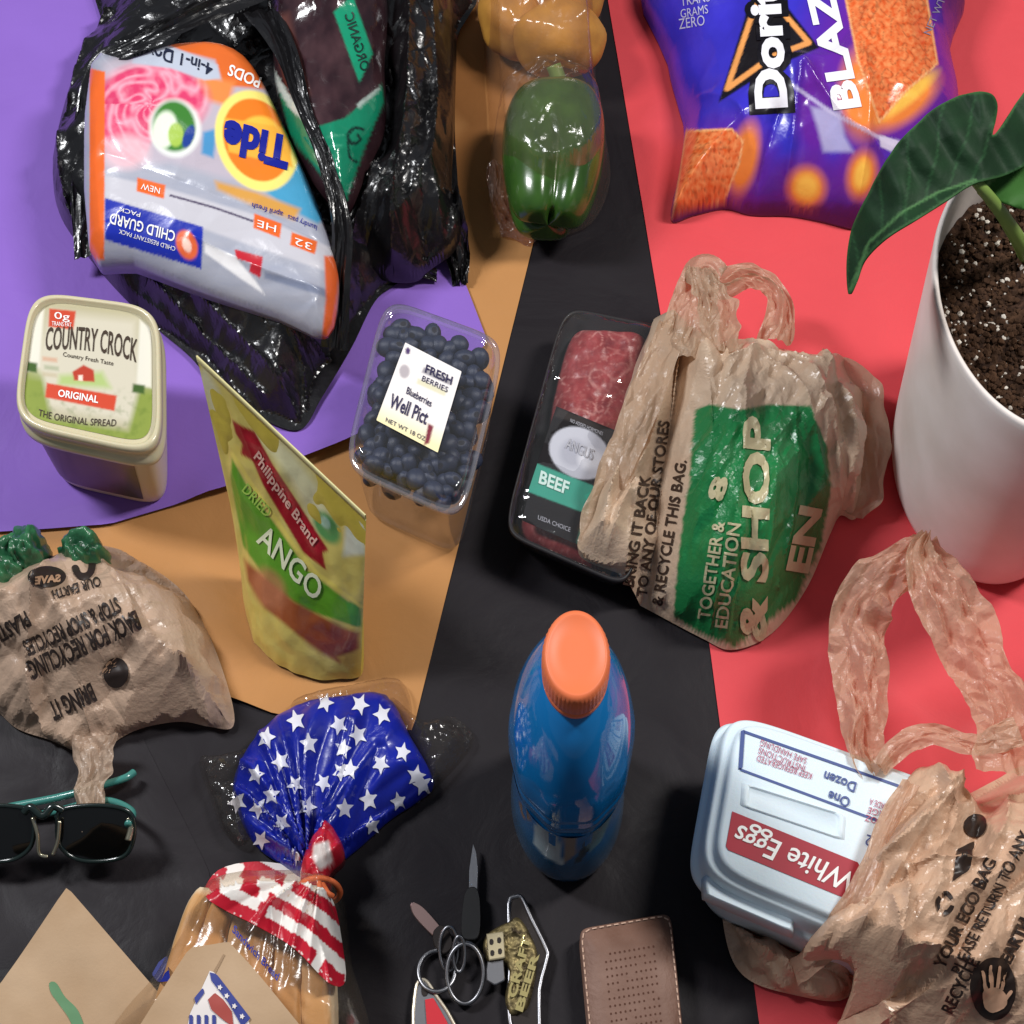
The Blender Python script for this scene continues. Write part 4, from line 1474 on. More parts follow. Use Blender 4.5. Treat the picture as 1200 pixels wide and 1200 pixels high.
# ================================================================== chip bag
def chips():
    out = [(772, -60, 20), (784, 60, 14), (796, 120, 8), (802, 150, 6), (796, 200, 4), (786, 257, 3), (812, 252, 3), (850, 243, 4), (880, 250, 4), (925, 251, 4), (965, 258, 4), (1003, 266, 4), (1030, 254, 6), (1085, 215, 10), (1122, 165, 12), (1127, 105, 16), (1118, 40, 20), (1114, -60, 24)]
    t = thing('chip_bag', 'blue and purple tortilla chip bag with orange chips printed on it', 'chip bag', P(930, 120, 2))
    f = Field(out, 50, 58, 2.2, smooth=False, fade=7)
    f.loop = resample(catmull(f.loop, True, 4), 2)
    f.crumple(44, 9, 21, ang=1.2, stretch=1.7).crumple(24, 6, 25, ang=1.3, stretch=2.0, kind='poly').crumple(9, 1.6, 27, ang=1.0, stretch=2.0, kind='poly')
    f.ridge([(930, 120), (925, 180), (918, 245)], 3, 5, 30).ridge([(905, 170), (890, 215), (885, 250)], 3, -5, 20).ridge([(935, 100), (985, 150), (1040, 180)], 3, 4.5, 40).ridge([(1000, 120), (1010, 190), (1000, 260)], 4, 4, 20).ridge([(812, 90), (860, 130), (880, 170)], 4, 3, 40)

    def col(px, py):
        c = base_col(px, '3a32c4')
        c = paint(c, np.clip(.6 * fbm(px / 50, py / 60, 3) + .2, 0, 1), '2a219a')
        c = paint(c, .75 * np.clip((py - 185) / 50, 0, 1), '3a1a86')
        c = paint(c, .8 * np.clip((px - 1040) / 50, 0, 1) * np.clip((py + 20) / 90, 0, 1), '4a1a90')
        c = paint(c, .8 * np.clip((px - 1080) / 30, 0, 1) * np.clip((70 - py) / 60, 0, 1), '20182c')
        # printed flames
        for (x, y, rx, ry, a) in ((856, 200, 50, 58, 10), (945, 215, 34, 34, 0), (1008, 205, 34, 40, 10), (1060, 120, 60, 46, -35), (1030, 60, 80, 90, 0), (955, 130, 22, 60, 0)):
            c = paint(c, .85 * m_ell(px, py, (x, y), rx, ry, a, .7), '6a2096')
        for (x, y, rx, ry, a) in ((872, 186, 16, 42, 12), (945, 220, 22, 24, 0), (1010, 205, 17, 28, 10), (1060, 120, 46, 20, -38), (1010, 110, 26, 50, 0)):
            c = paint(c, .95 * m_ell(px, py, (x, y), rx, ry, a, .6), 'f0862e')
        for (x, y, rx, ry, a) in ((945, 220, 14, 16, 0), (1010, 205, 9, 18, 10), (1064, 112, 40, 9, -40)):
            c = paint(c, m_ell(px, py, (x, y), rx, ry, a, .7), 'f8c050')
        # chips
        n = fbm(px / 6, py / 6, 33, 4)
        def chip(c, pts):
            m = m_poly(px, py, pts, 2)
            b = np.array(lin('dd5a24'))[None] * np.clip(.55 - n, 0, 1)[:, None] + np.array(lin('f2955a'))[None] * np.clip(.45 + n, 0, 1)[:, None]
            b = b * (1 - .45 * np.clip((ridged(px / 9, py / 14, 44) - .7) / .3, 0, 1))[:, None]
            c = c * (1 - m[:, None]) + b * m[:, None]
            d = sdist(px, py, np.asarray(pts, float))
            return paint(c, np.clip(1 - np.abs(d - 1.5) / 1.6, 0, 1) * .8, 'f8c98a')
        c = chip(c, [(803, 152), (858, 150), (872, 165), (868, 190), (850, 235), (786, 259)])
        c = chip(c, [(978, -60), (1078, -60), (1100, 75), (1060, 110), (1030, 146), (1004, 70)])
        # black triangle with orange border
        tri = np.array([(893, -22), (955, 48), (908, 68), (846, 110)], float)
        c = paint(c, m_poly(px, py, [(890, -34), (960, 56), (908, 78), (842, 120)], 2), '120e18')
        c = paint(c, m_line(px, py, [(852, 104), (892, -14), (948, 50), (905, 66), (852, 104)], 3.2, 1.5), 'f0a25a')
        c = paint(c, m_poly(px, py, [(894, -8), (940, 46), (904, 60), (862, 92)], 2), '140f14')
        # white smear and small print
        c = paint(c, .8 * m_poly(px, py, [(950, 125), (985, 130), (990, 160), (1000, 178), (965, 178), (958, 150)], 6), 'b9b6dc')
        c = paint(c, .7 * m_line(px, py, [(932, 102), (975, 132), (1010, 150), (1050, 172)], 2.2, 2), 'cfc8e8')
        c = paint(c, .9 * m_poly(px, py, [(1030, 158), (1055, 165), (1045, 178), (1032, 172)], 2), 'dcd4ec')
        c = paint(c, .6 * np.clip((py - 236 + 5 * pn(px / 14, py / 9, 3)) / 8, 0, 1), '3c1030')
        return c
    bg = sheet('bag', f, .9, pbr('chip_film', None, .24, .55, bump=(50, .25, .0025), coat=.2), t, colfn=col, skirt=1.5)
    wm = pbr('bag_white', 'eeecf4', .3, .5)
    bk = pbr('bag_black', '0f0b14', .3, .5)
    ttl = ('Dorit', (921, 127), (911, -20), (-34, 2), dict(bold=.045))
    lettering('logo_shadow', [('Dorit', (926, 133), (915, -26), (-42, 2), dict(bold=.10))], f, bk, bg, .45)
    lettering('logo_lettering', [ttl], f, wm, bg, .9)
    lettering('lettering', [('BLAZE', (1008, 126), (968, -42), (-30, 4), dict(bold=.04))], f, wm, bg, .6)
    lettering('lettering', [('ZERO', (796, 35), (826, 30), (-1, -12)), ('GRAMS', (798, 22), (830, 16), (-1, -10)), ('TRANS', (798, 8), (832, 2), (-1, -10))], f, pbr('bag_grey', 'b9b6d8', .4), bg, .5)
    lettering('lettering', [('NET WT', (1090, 42), (1108, 0), (-8, -3))], f, pbr('bag_grey_dark', '8c88a0', .4), bg, .5)


chips()


# ================================================================== standing pouch of dried mango
def mango():
    A, B = P(232, 424, 132), P(429, 610, 96)                 # top seam, from the back left to the right
    a0, b0 = P(292, 690, 3), P(423, 792, 3)                  # foot of the front
    t = thing('mango_pouch', 'yellow and green standing pouch of dried mango with red banner', 'food pouch', (*(a0 + b0)[:2] / 2, 2))
    n, m = 90, 110
    u, w = np.meshgrid(np.linspace(0, 1, n), np.linspace(0, 1, m))
    seam = A[None, None] * (1 - u[..., None]) + B[None, None] * u[..., None]
    foot = a0[None, None] * (1 - u[..., None]) + b0[None, None] * u[..., None]
    d = (b0 - a0)
    nrm = np.array([d[1], -d[0], 0])
    nrm /= np.linalg.norm(nrm)
    if nrm[1] > 0:
        nrm = -nrm
    ww = w[..., None]

    def face(sign, off):
        base = seam * (1 - ww) + foot * ww
        bul = np.sin(np.pi * u) ** .7 * (np.sin(np.pi * np.clip(w, 0, 1) ** 1.7 * .5) ** 1.6)
        ft = off * bul[..., None] * nrm[None, None]
        cr = (1.3 * facets(u * 5, w * 8, 3) + .9 * pn(u * 9, w * 6, 4) + 2.4 * poly(u * 5 + w * 2, w * 5 - u, 5) + 1.0 * poly(u * 10 - w * 3, w * 11, 6)) * np.minimum(1, w * 5) * np.minimum(1, (1 - np.abs(2 * u - 1)) * 6)
        return base + ft + sign * cr[..., None] * nrm[None, None]
    Vf = face(1, 21).reshape(-1, 3)
    Vb = face(-1, -24).reshape(-1, 3)
    F_ = [(i * n + k, i * n + k + 1, (i + 1) * n + k + 1, (i + 1) * n + k) for i in range(m - 1) for k in range(n - 1)]
    px, py = pj(Vf)

    def col(px, py):
        c = base_col(px, 'd8c66c')
        c = paint(c, np.clip(.8 * fbm(px / 22, py / 30, 6) + .1, 0, 1), 'cbb04c')
        c = paint(c, .9 * m_poly(px, py, [(300, 490), (345, 530), (375, 570), (392, 620), (372, 625), (340, 565), (300, 510)], 14), 'e6e3b8')
        c = paint(c, .9 * m_poly(px, py, [(240, 428), (255, 455), (262, 480), (250, 490), (232, 440)], 8), 'dcd7b4')
        c = paint(c, .9 * m_poly(px, py, [(405, 612), (428, 612), (428, 650), (402, 652)], 6), 'd8dccb')
        c = paint(c, m_ell(px, py, (383, 618), 12, 22, -35, .4), '5f9a58')
        c = paint(c, m_ell(px, py, (381, 612), 5, 8, -35, .4), 'a4cdb4')
        c = paint(c, m_poly(px, py, [(272, 538), (290, 570), (330, 625), (360, 668), (408, 705), (412, 715), (420, 735), (360, 715), (320, 690), (285, 640), (270, 560)], 2.5), '5f9c26')
        c = paint(c, m_poly(px, py, [(405, 705), (422, 706), (424, 735), (412, 732)], 3), '4f9a3c')
        c = paint(c, m_line(px, py, [(272, 532), (300, 575), (345, 640), (372, 672), (425, 712)], 2.2, 2), 'e6d468')
        w_ = m_poly(px, py, [(286, 655), (300, 668), (345, 705), (400, 735), (421, 742), (421, 760), (398, 778), (350, 745), (310, 712), (290, 680)], 5)
        c = paint(c, w_, 'a0552e')
        c = paint(c, .8 * m_ell(px, py, (385, 752), 34, 16, 25, .5), '7c3218')
        c = paint(c, .7 * m_ell(px, py, (315, 690), 18, 26, -30, .5), 'c9805a')
        c = paint(c, m_poly(px, py, [(395, 770), (424, 760), (424, 796), (412, 790)], 4), 'c9a44a')
        ban = [(272, 492), (285, 500), (298, 505), (320, 545), (350, 590), (372, 625), (385, 645), (378, 648), (382, 668), (365, 655), (356, 648), (330, 605), (308, 568), (296, 540), (282, 532), (284, 520), (276, 508)]
        c = paint(c, m_poly(px, py, ban, 2), '9c1422')
        c = paint(c, .8 * m_line(px, py, [(290, 512), (320, 558), (350, 605), (372, 645)], 4, 6), 'c02034')
        return c
    front = mesh('front', Vf, F_, pbr('mango_film', None, .3, .5, bump=(70, .25, .002), coat=.2), t, col=col(px, py))
    mesh('back', Vb, F_, pbr('mango_film_back', 'cdb84a', .35, .5, bump=(70, .25, .002)), t)
    # heat-sealed strip along the top and the two sides
    sm = pbr('seal_strip', 'd8cf96', .3, .5)
    up = np.array([0, 0, 1.0])
    for (p, q) in ((A, B),):
        dd = np.linspace(0, 1, 40)[:, None]
        L = p * (1 - dd) + q * dd
        V = np.concatenate([L + up * 0.3 - nrm * .4, L + up * 5 - nrm * .4, L + up * 5 + nrm * .4, L + up * .3 + nrm * .4])
        k = 40
        mesh('seal', V, [(j * k + i, j * k + i + 1, ((j + 1) % 4) * k + i + 1, ((j + 1) % 4) * k + i) for j in range(4) for i in range(k - 1)], sm, t)
    # lettering placed on the front by its own surface coordinates
    from mathutils.bvhtree import BVHTree
    bvh = BVHTree.FromPolygons(Vf.tolist(), F_)

    def on_front(name, s, p0, p1, upv, mat, off=.8, **k):
        q, f = text_geo(s, p0, p1, upv, **k)
        q, f = split_long(q, f, 4)
        P0, P1 = P(q[:, 0], q[:, 1], 240), P(q[:, 0], q[:, 1], -20)
        V = []
        for i in range(len(q)):
            dv = Vector(P1[i] - P0[i]).normalized()
            h = bvh.ray_cast(Vector(P0[i]), dv)
            pt = np.array(h[0]) if h[0] is not None else P(q[i, 0], q[i, 1], 30)
            V.append(pt - np.array(dv) * off)
        mesh(name, V, f, mat, front)
    on_front('lettering', 'ANGO', (300, 634), (370, 706), (10, -22), pbr('mango_ink', 'e9ecc8', .4), bold=.015)
    on_front('lettering', 'Philippine Brand', (297, 536), (366, 640), (6, -8), pbr('banner_ink', 'e6b8a8', .4), bold=.02)
    on_front('lettering', 'DRIED', (283, 575), (312, 607), (7, -9), pbr('lime_ink', 'a8cc58', .4), bold=.01)


mango()


# ================================================================== carrier bag holding the meat tray
TAN = 'cfb59c'


def shop_bag():
    out = [(770, 388, 14), (800, 372, 30), (850, 386, 34), (905, 380, 34), (945, 392, 30), (985, 404, 24), (1006, 432, 16), (1016, 462, 10), (1027, 462, 6), (1026, 510, 4), (1023, 560, 3), (1003, 608, 3), (985, 604, 3), (972, 628, 3), (945, 690, 3), (905, 742, 3), (858, 763, 2), (820, 748, 2), (740, 706, 2), (678, 678, 3), (688, 626, 20), (690, 590, 33), (712, 520, 40), (728, 470, 42), (738, 430, 40)]
    t = thing('carrier_bag', 'tan carrier bag with green printed panel lying on red and black paper', 'carrier bag', P(850, 570, 2))
    film_ = bag_film('tan_bag_print', None, .0, .32, (240, .4, .0016), .08)
    plain = bag_film('tan_bag', TAN, .18, .28, (240, .4, .002), .42, coat=.35)
    f = Field(out, 62, 55, 2.2, fade=5, power=None)
    f.loop = resample(f.loop, 2)
    tray = rquad([(661, 362), (805, 392), (738, 694), (588, 628)], 24, 9, 60)
    f.H, f.R = 16, 14

    def under(x, y):                                   # what fills the bag: the tray on the left, groceries on the right
        d = np.maximum(0, sdist(x, y, f.loop))
        big = 50 * np.sin(np.clip(d / 54, 0, 1) * math.pi / 2) ** .9 * np.clip((x - P(735, 0, 30)[0]) / 30, 0, 1)
        return np.maximum(big, 24 * np.sin(np.clip((sdist(x, y, tray) + 8) / 14, 0, 1) * math.pi / 2))
    f.base = under
    f.crumple(24, 20, 41, ang=1.15, stretch=2.2, kind='poly').crumple(11, 13, 45, ang=1.35, stretch=3.2, kind='poly').crumple(5, 5, 47, ang=1.0, stretch=3.2, kind='poly').crumple(2.6, 1.3, 49, ang=1.6, stretch=2.4, kind='poly')
    for L, w_, h in (([(828, 330), (800, 420), (760, 520), (710, 640)], 3.2, 7), ([(810, 350), (775, 440), (735, 520), (695, 640)], 2.6, 6), ([(838, 340), (820, 430), (795, 500), (770, 600)], 2.8, 5),
                     ([(785, 390), (755, 470), (720, 560), (700, 660)], 2.2, 5), ([(750, 560), (735, 640), (725, 690)], 2.2, 4),
                     ([(850, 440), (900, 420), (950, 450), (985, 520), (1000, 590)], 3.5, 7), ([(860, 400), (905, 405), (960, 430)], 3, 5), ([(940, 400), (990, 450), (1010, 540)], 3, 6), ([(880, 420), (930, 460), (965, 540)], 2.6, 4),
                     ([(905, 560), (900, 640), (870, 730)], 2.4, 3), ([(930, 500), (935, 580), (925, 660)], 2.4, 3), ([(870, 480), (865, 580), (840, 700)], 2.2, 3)):
        f.ridge(L, w_, h, 50)

    grn = [(814, 480), (832, 474), (868, 480), (900, 474), (950, 476), (968, 520), (974, 570), (962, 640), (930, 705), (862, 758), (824, 744), (789, 722), (796, 640), (808, 560)]

    def col(px, py):
        c = base_col(px, TAN)
        c = paint(c, np.clip(.5 * fbm(px / 40, py / 40, 6) + .1, 0, 1), 'bd9b80')
        c = paint(c, m_poly(px + 2 * pn(px / 9, py / 9, 4), py, grn, 2.0), '1f7a42')
        return c
    bg = sheet('bag', f, .95, film_, t, colfn=col, smooth=False, lateral=True)
    ink = pbr('bag_print_black', '3a2a22', .4)
    cr = bag_film('bag_print_cream', 'c9bd98', .0, .3, (120, .4, .0016), .2)
    lettering('lettering', [('BRING IT BACK', (742, 688), (762, 558), (-12, -2), dict(bold=.02)), ('TO ANY OF OUR STORES', (758, 700), (784, 494), (-12, -2), dict(bold=.02)), ('& RECYCLE THIS BAG.', (776, 710), (805, 540), (-12, -2), dict(bold=.02))], bg, ink, bg, .8)
    lettering('lettering', [('TOGETHER &', (832, 726), (850, 612), (-14, -2), dict(bold=.02)), ('EDUCATION', (852, 736), (868, 614), (-14, -2), dict(bold=.02)), ('& SHOP', (896, 752), (902, 490), (-29, -3), dict(bold=.04)), ('EN', (945, 672), (962, 596), (-24, -4), dict(bold=.04)),
                            ('8', (846, 588), (854, 560), (-17, -3), dict(bold=.05))], bg, cr, bg, .9)
    # handles
    ribbon('handle', [(800, 420, 58, 13), (812, 370, 58, 12), (826, 318, 50, 9), (846, 330, 46, 8), (872, 322, 44, 7), (900, 328, 42, 7), (914, 352, 40, 7), (910, 400, 44, 9)], plain, t, 4, 5, 3, 110, 18)
    ribbon('handle', [(842, 410, 62, 9), (842, 370, 60, 9), (826, 330, 56, 9), (818, 312, 52, 6)], plain, t, 3, 5, 13, 50, 16)
    ribbon('bag_edge', [(792, 380, 58, 8), (765, 440, 58, 8), (735, 520, 54, 9), (708, 585, 44, 8), (698, 630, 38, 7), (694, 655, 32, 4)], plain, t, 2, 3, 23, 90, 20)
    ribbon('bag_edge', [(960, 425, 40, 10), (1000, 450, 30, 11), (1018, 500, 22, 11), (1010, 560, 16, 12), (992, 600, 8, 9)], plain, t, 2, 3, 33, 70, 18)


shop_bag()


# ================================================================== small crumpled bag on the left
def left_bag():
    out = [(-60, 650, 20), (-30, 640, 22), (8, 652, 20), (40, 640, 26), (75, 620, 32), (108, 613, 34), (150, 628, 30), (185, 655, 20), (218, 692, 12), (246, 745, 6), (270, 815, 3), (273, 852, 3), (246, 852, 3), (214, 846, 3), (172, 852, 3), (140, 866, 3), (118, 886, 3), (96, 884, 3), (60, 868, 3), (20, 854, 3), (-10, 830, 3), (-60, 820, 3)]
    t = thing('carrier_bag', 'small crumpled tan carrier bag with black recycling print beside sunglasses', 'carrier bag', P(120, 760, 2))
    pl = bag_film('brown_bag', 'd2b8a2', .12, .32, (240, .4, .0016), .40)
    body = bag_film('brown_bag_body', 'c0a48e', .05, .32, (240, .4, .0016), .08)
    f = Field(out, 52, 50, 2.2, fade=4, power=None)
    f.crumple(22, 20, 51, ang=.6, stretch=2.0, kind='poly').crumple(10, 12, 53, ang=2.2, stretch=3.4, kind='poly').crumple(5, 4.4, 55, ang=.5, stretch=3.6, kind='poly').crumple(2.6, 1.1, 57, ang=1.8, stretch=3, kind='poly')
    for L, w_, h in (([(70, 640), (45, 720), (30, 800), (70, 865)], 3, 7), ([(212, 770), (170, 800), (120, 850), (95, 880)], 2.6, 7), ([(214, 765), (232, 800), (250, 845)], 2.6, 7), ([(190, 680), (205, 730), (212, 770)], 3, 6), ([(110, 640), (150, 700), (160, 740)], 2.6, 5), ([(60, 830), (85, 860), (100, 884)], 2.2, 6), ([(150, 850), (180, 815), (212, 790)], 2.2, 5)):
        f.ridge(L, w_, h, 40)
    bg = sheet('bag', f, 1.0, body, t, smooth=False, lateral=True)
    ink = pbr('bag_ink', '2c2320', .4)
    lettering('lettering', [('BRING IT', (106, 800), (56, 824), (8, 20), dict(bold=.03)), ('BACK FOR RECYCLING', (158, 716), (30, 776), (8, 20), dict(bold=.03)), ('STOP & SHOP RECYCLES', (136, 700), (26, 752), (7, 17), dict(bold=.03)), ('PLASTIC', (30, 716), (-14, 742), (7, 16), dict(bold=.03)), ('OUR EARTH', (116, 676), (60, 692), (3, 11), dict(bold=.02))], bg, ink, bg, .9)
    # round badges
    a = np.linspace(0, 2 * math.pi, 28, endpoint=False)

    def badge(px, py):
        c = base_col(px, '2a211d')
        return c
    for (x, y, rx, ry) in ((55, 676, 22, 12), (136, 788, 15, 18)):
        decal('badge', np.c_[x + rx * np.cos(a), y + ry * np.sin(a)], bg, ink, bg, .8, 1.2)
    tn = pbr('badge_tan', 'b08c70', .4)
    lettering('badge_mark', [('*', (128, 800), (146, 782), (-10, -14), dict(bold=.06))], bg, tn, bg, 1.4)
    lettering('badge_mark', [('SAVE', (70, 682), (40, 684), (0, -8), dict(bold=.05))], bg, tn, bg, 1.4)
    decal('arrow_mark', catmull([(112, 656), (110, 672), (100, 680), (88, 676), (84, 664), (91, 663), (95, 671), (102, 670), (105, 656)], True, 3), bg, ink, bg, .8, 1.0)
    ribbon('handle', [(112, 862, 18, 10), (110, 900, 14, 8), (104, 935, 18, 6.5), (93, 978, 20, 2.5)], pl, t, 3, 4, 61, 60, 14)
    # dark green vegetables poking out of the top
    g = pbr('dark_green_skin', None, .3, .5, bump=(150, .5, .0015), coat=.2)
    for k, (x, y, rx, ry, rz, lab) in enumerate(((2, 668, 13, 17, 22, 'dark green vegetable at the left edge of the crumpled bag'), (30, 652, 10, 15, 22, 'dark green vegetable in the middle of the crumpled bag opening'), (96, 650, 11, 12, 22, 'dark green vegetable under the top fold of the crumpled bag'))):
        b = P(x, y, 34)
        bm = bmesh.new()
        bmesh.ops.create_icosphere(bm, subdivisions=5, radius=1)
        V = np.array([v.co[:] for v in bm.verts])
        F_ = [[v.index for v in q.verts] for q in bm.faces]
        bm.free()
        d = 1 + .38 * poly(V[:, 0] * 2.2 + V[:, 2] * 1.3 + 9 * k, V[:, 1] * 2.2 - V[:, 2], 5) + .22 * poly(V[:, 0] * 5 + V[:, 2] * 2, V[:, 1] * 5 + V[:, 2] * 3, 6) + .1 * poly(V[:, 0] * 11, V[:, 1] * 11 + V[:, 2] * 6, 7)
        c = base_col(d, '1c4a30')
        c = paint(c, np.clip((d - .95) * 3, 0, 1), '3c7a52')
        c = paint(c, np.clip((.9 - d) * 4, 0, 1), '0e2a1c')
        V = V * d[:, None] * (rx, ry, rz) + (b[0], b[1], 27)
        tag(mesh('vegetable', V, F_, g, None, col=c), lab, 'vegetable', 'dark green vegetables in the crumpled bag')


left_bag()


# ================================================================== carrier bag round the egg carton
def egg_bag():
    out = [(1062, 915, 62), (1030, 968, 64), (1012, 1020, 60), (985, 1070, 50), (955, 1108, 30), (930, 1150, 6), (985, 1172, 3), (1000, 1260, 3), (1290, 1260, 10), (1290, 870, 40), (1230, 850, 50), (1195, 862, 56), (1150, 880, 60), (1100, 880, 64)]
    t = thing('carrier_bag', 'large tan carrier bag with black hand emblem wrapped round the egg carton', 'carrier bag', P(1100, 1050, 2))
    pl = bag_film('warm_tan_bag', 'dcbaa0', .22, .26, (240, .4, .002), .42, coat=.35)
    body = bag_film('warm_tan_bag_body', 'd2ae92', .04, .32, (240, .4, .0016), .08)
    f = Field(out, 10, 14, 2.2, fade=4, smooth=True, power=None)
    cart = rquad([(840, 838), (1140, 945), (1110, 1172), (803, 1043)], 40, 7.0, 60)

    def under(x, y):                                   # the carton on the left, more groceries on the right
        d = np.maximum(0, sdist(x, y, f.loop))
        big = 62 * np.sin(np.clip(d / 50, 0, 1) * math.pi / 2) ** .9
        return np.maximum(big, 61 * np.sin(np.clip((sdist(x, y, cart) + 17) / 22, 0, 1) * math.pi / 2))
    f.base = under
    f.crumple(24, 21, 71, ang=.9, stretch=2.2, kind='poly').crumple(11, 14, 73, ang=.65, stretch=3.2, kind='poly').crumple(5, 5, 75, ang=1.15, stretch=3.0, kind='poly').crumple(2.6, 1.3, 77, ang=.3, stretch=2.2, kind='poly')
    for L, w_, h in (([(1180, 860), (1100, 950), (1040, 1040), (985, 1120)], 3, 7), ([(1150, 880), (1080, 960), (1030, 1010)], 2.6, 6), ([(1062, 1022), (1110, 1012), (1150, 1015)], 2.2, 6), ([(1100, 900), (1120, 960), (1090, 1010)], 2.6, 5), ([(1060, 1030), (1055, 1080), (1040, 1150)], 2.6, 6), ([(1195, 900), (1180, 960), (1150, 1010)], 3, 6), ([(1040, 1120), (1090, 1115), (1140, 1130)], 2.4, 6), ([(1000, 1110), (1010, 1150), (1000, 1200)], 2.4, 6), ([(1040, 1060), (1050, 1120), (1060, 1200)], 2.4, 5)):
        f.ridge(L, w_, h, 70)
    bg = sheet('bag', f, 1.0, body, t, smooth=False, lateral=True)
    ink = pbr('bag_ink_dark', '2b1f1a', .4)
    lettering('lettering', [('YOUR ECO BAG', (1106, 1136), (1168, 1010), (-13, -6), dict(bold=.03)), ('PLEASE RETURN TO ANY', (1127, 1142), (1208, 978), (-12, -5), dict(bold=.02)), ('RECYCLE', (1116, 1188), (1148, 1126), (-13, -6), dict(bold=.03)), ('EARTH', (1184, 1130), (1208, 1080), (-13, -6), dict(bold=.04))], bg, ink, bg, 1.0)
    a = np.linspace(0, 2 * math.pi, 40, endpoint=False)
    decal('hand_emblem', np.c_[1164 + 27 * np.cos(a), 1158 + 37 * np.sin(a)], bg, ink, bg, 1.0, 1.3)
    tn = pbr('emblem_tan', 'cfa284', .4)
    # hand mark in the emblem: palm and five fingers
    palm = catmull([(1152, 1160), (1168, 1156), (1180, 1166), (1178, 1180), (1164, 1186), (1153, 1178)], True, 4)
    decal('hand_mark', palm, bg, tn, bg, 1.6, 1.2)
    for (x0, y0, x1, y1) in ((1155, 1160, 1150, 1136), (1161, 1157, 1160, 1130), (1168, 1157, 1170, 1131), (1174, 1160, 1180, 1138), (1177, 1172, 1187, 1160)):
        d = np.array([x1 - x0, y1 - y0], float)
        s = np.array([-d[1], d[0]]) / np.hypot(*d) * 2.3
        decal('hand_mark', [np.array([x0, y0]) - s, np.array([x1, y1]) - s * .7, np.array([x1, y1]) + s * .7, np.array([x0, y0]) + s], bg, tn, bg, 1.6, 1.2)
    decal('globe_mark', np.c_[1143 + 14 * np.cos(a), 968 + 14 * np.sin(a)], bg, ink, bg, 1.0, 1.2)
    decal('printed_block', [(1122, 995), (1142, 985), (1136, 1020), (1116, 1034)], bg, ink, bg, 1.0, 1.5)
    th = np.linspace(0, 2 * math.pi, 8)
    for k in range(3):
        q = np.linspace(k * 2.094 + .25, k * 2.094 + 1.75, 8)
        decal('recycling_arrow', np.r_[np.c_[1107 + 11 * np.cos(q), 1058 + 14 * np.sin(q)], np.c_[1107 + 6 * np.cos(q[::-1]), 1058 + 8 * np.sin(q[::-1])]], bg, ink, bg, 1.0, .9)
    # handle loop over the top
    ribbon('handle', [(1030, 905, 66, 7), (1014, 875, 64, 9), (1012, 820, 60, 12), (1008, 765, 62, 13), (1010, 710, 68, 13), (1045, 672, 76, 12), (1092, 640, 84, 7)], pl, t, 3, 6, 5, 120, 22)
    ribbon('handle', [(1088, 628, 86, 4), (1088, 660, 84, 13), (1115, 712, 80, 15), (1146, 765, 76, 14), (1168, 815, 74, 13), (1182, 860, 76, 14), (1187, 905, 80, 14)], pl, t, 3, 6, 15, 110, 22)
    ribbon('bag_edge', [(1030, 900, 70, 4), (1058, 872, 72, 5), (1095, 860, 74, 5), (1150, 872, 78, 6), (1195, 856, 80, 6)], pl, t, 2, 3, 25, 70, 16)
    ribbon('bag_edge', [(1066, 918, 76, 4), (1036, 975, 75, 4), (1016, 1025, 74, 4.5), (990, 1075, 66, 5), (962, 1112, 46, 6), (930, 1140, 20, 6)], pl, t, 2, 3, 35, 80, 18)
    # slack film under the carton
    o2 = [(846, 1066, 3), (862, 1072, 10), (890, 1086, 14), (925, 1105, 14), (960, 1100, 22), (1000, 1085, 30), (1010, 1140, 12), (985, 1172, 4), (930, 1166, 3), (880, 1150, 3), (856, 1120, 3)]
    g = Field(o2, 20, 18, 2.2, fade=3, power=None)
    g.crumple(8, 12, 81, ang=-.7, stretch=2.2, kind='poly').crumple(3.6, 5, 83, ang=-.7, stretch=1.8, kind='poly')
    g.ridge([(858, 1080), (880, 1110), (930, 1140)], 2, 5, 12).ridge([(895, 1085), (905, 1115), (930, 1140)], 2, 5, 12)
    sheet('slack_film', g, 1.0, body, t, smooth=False, lateral=True)


egg_bag()


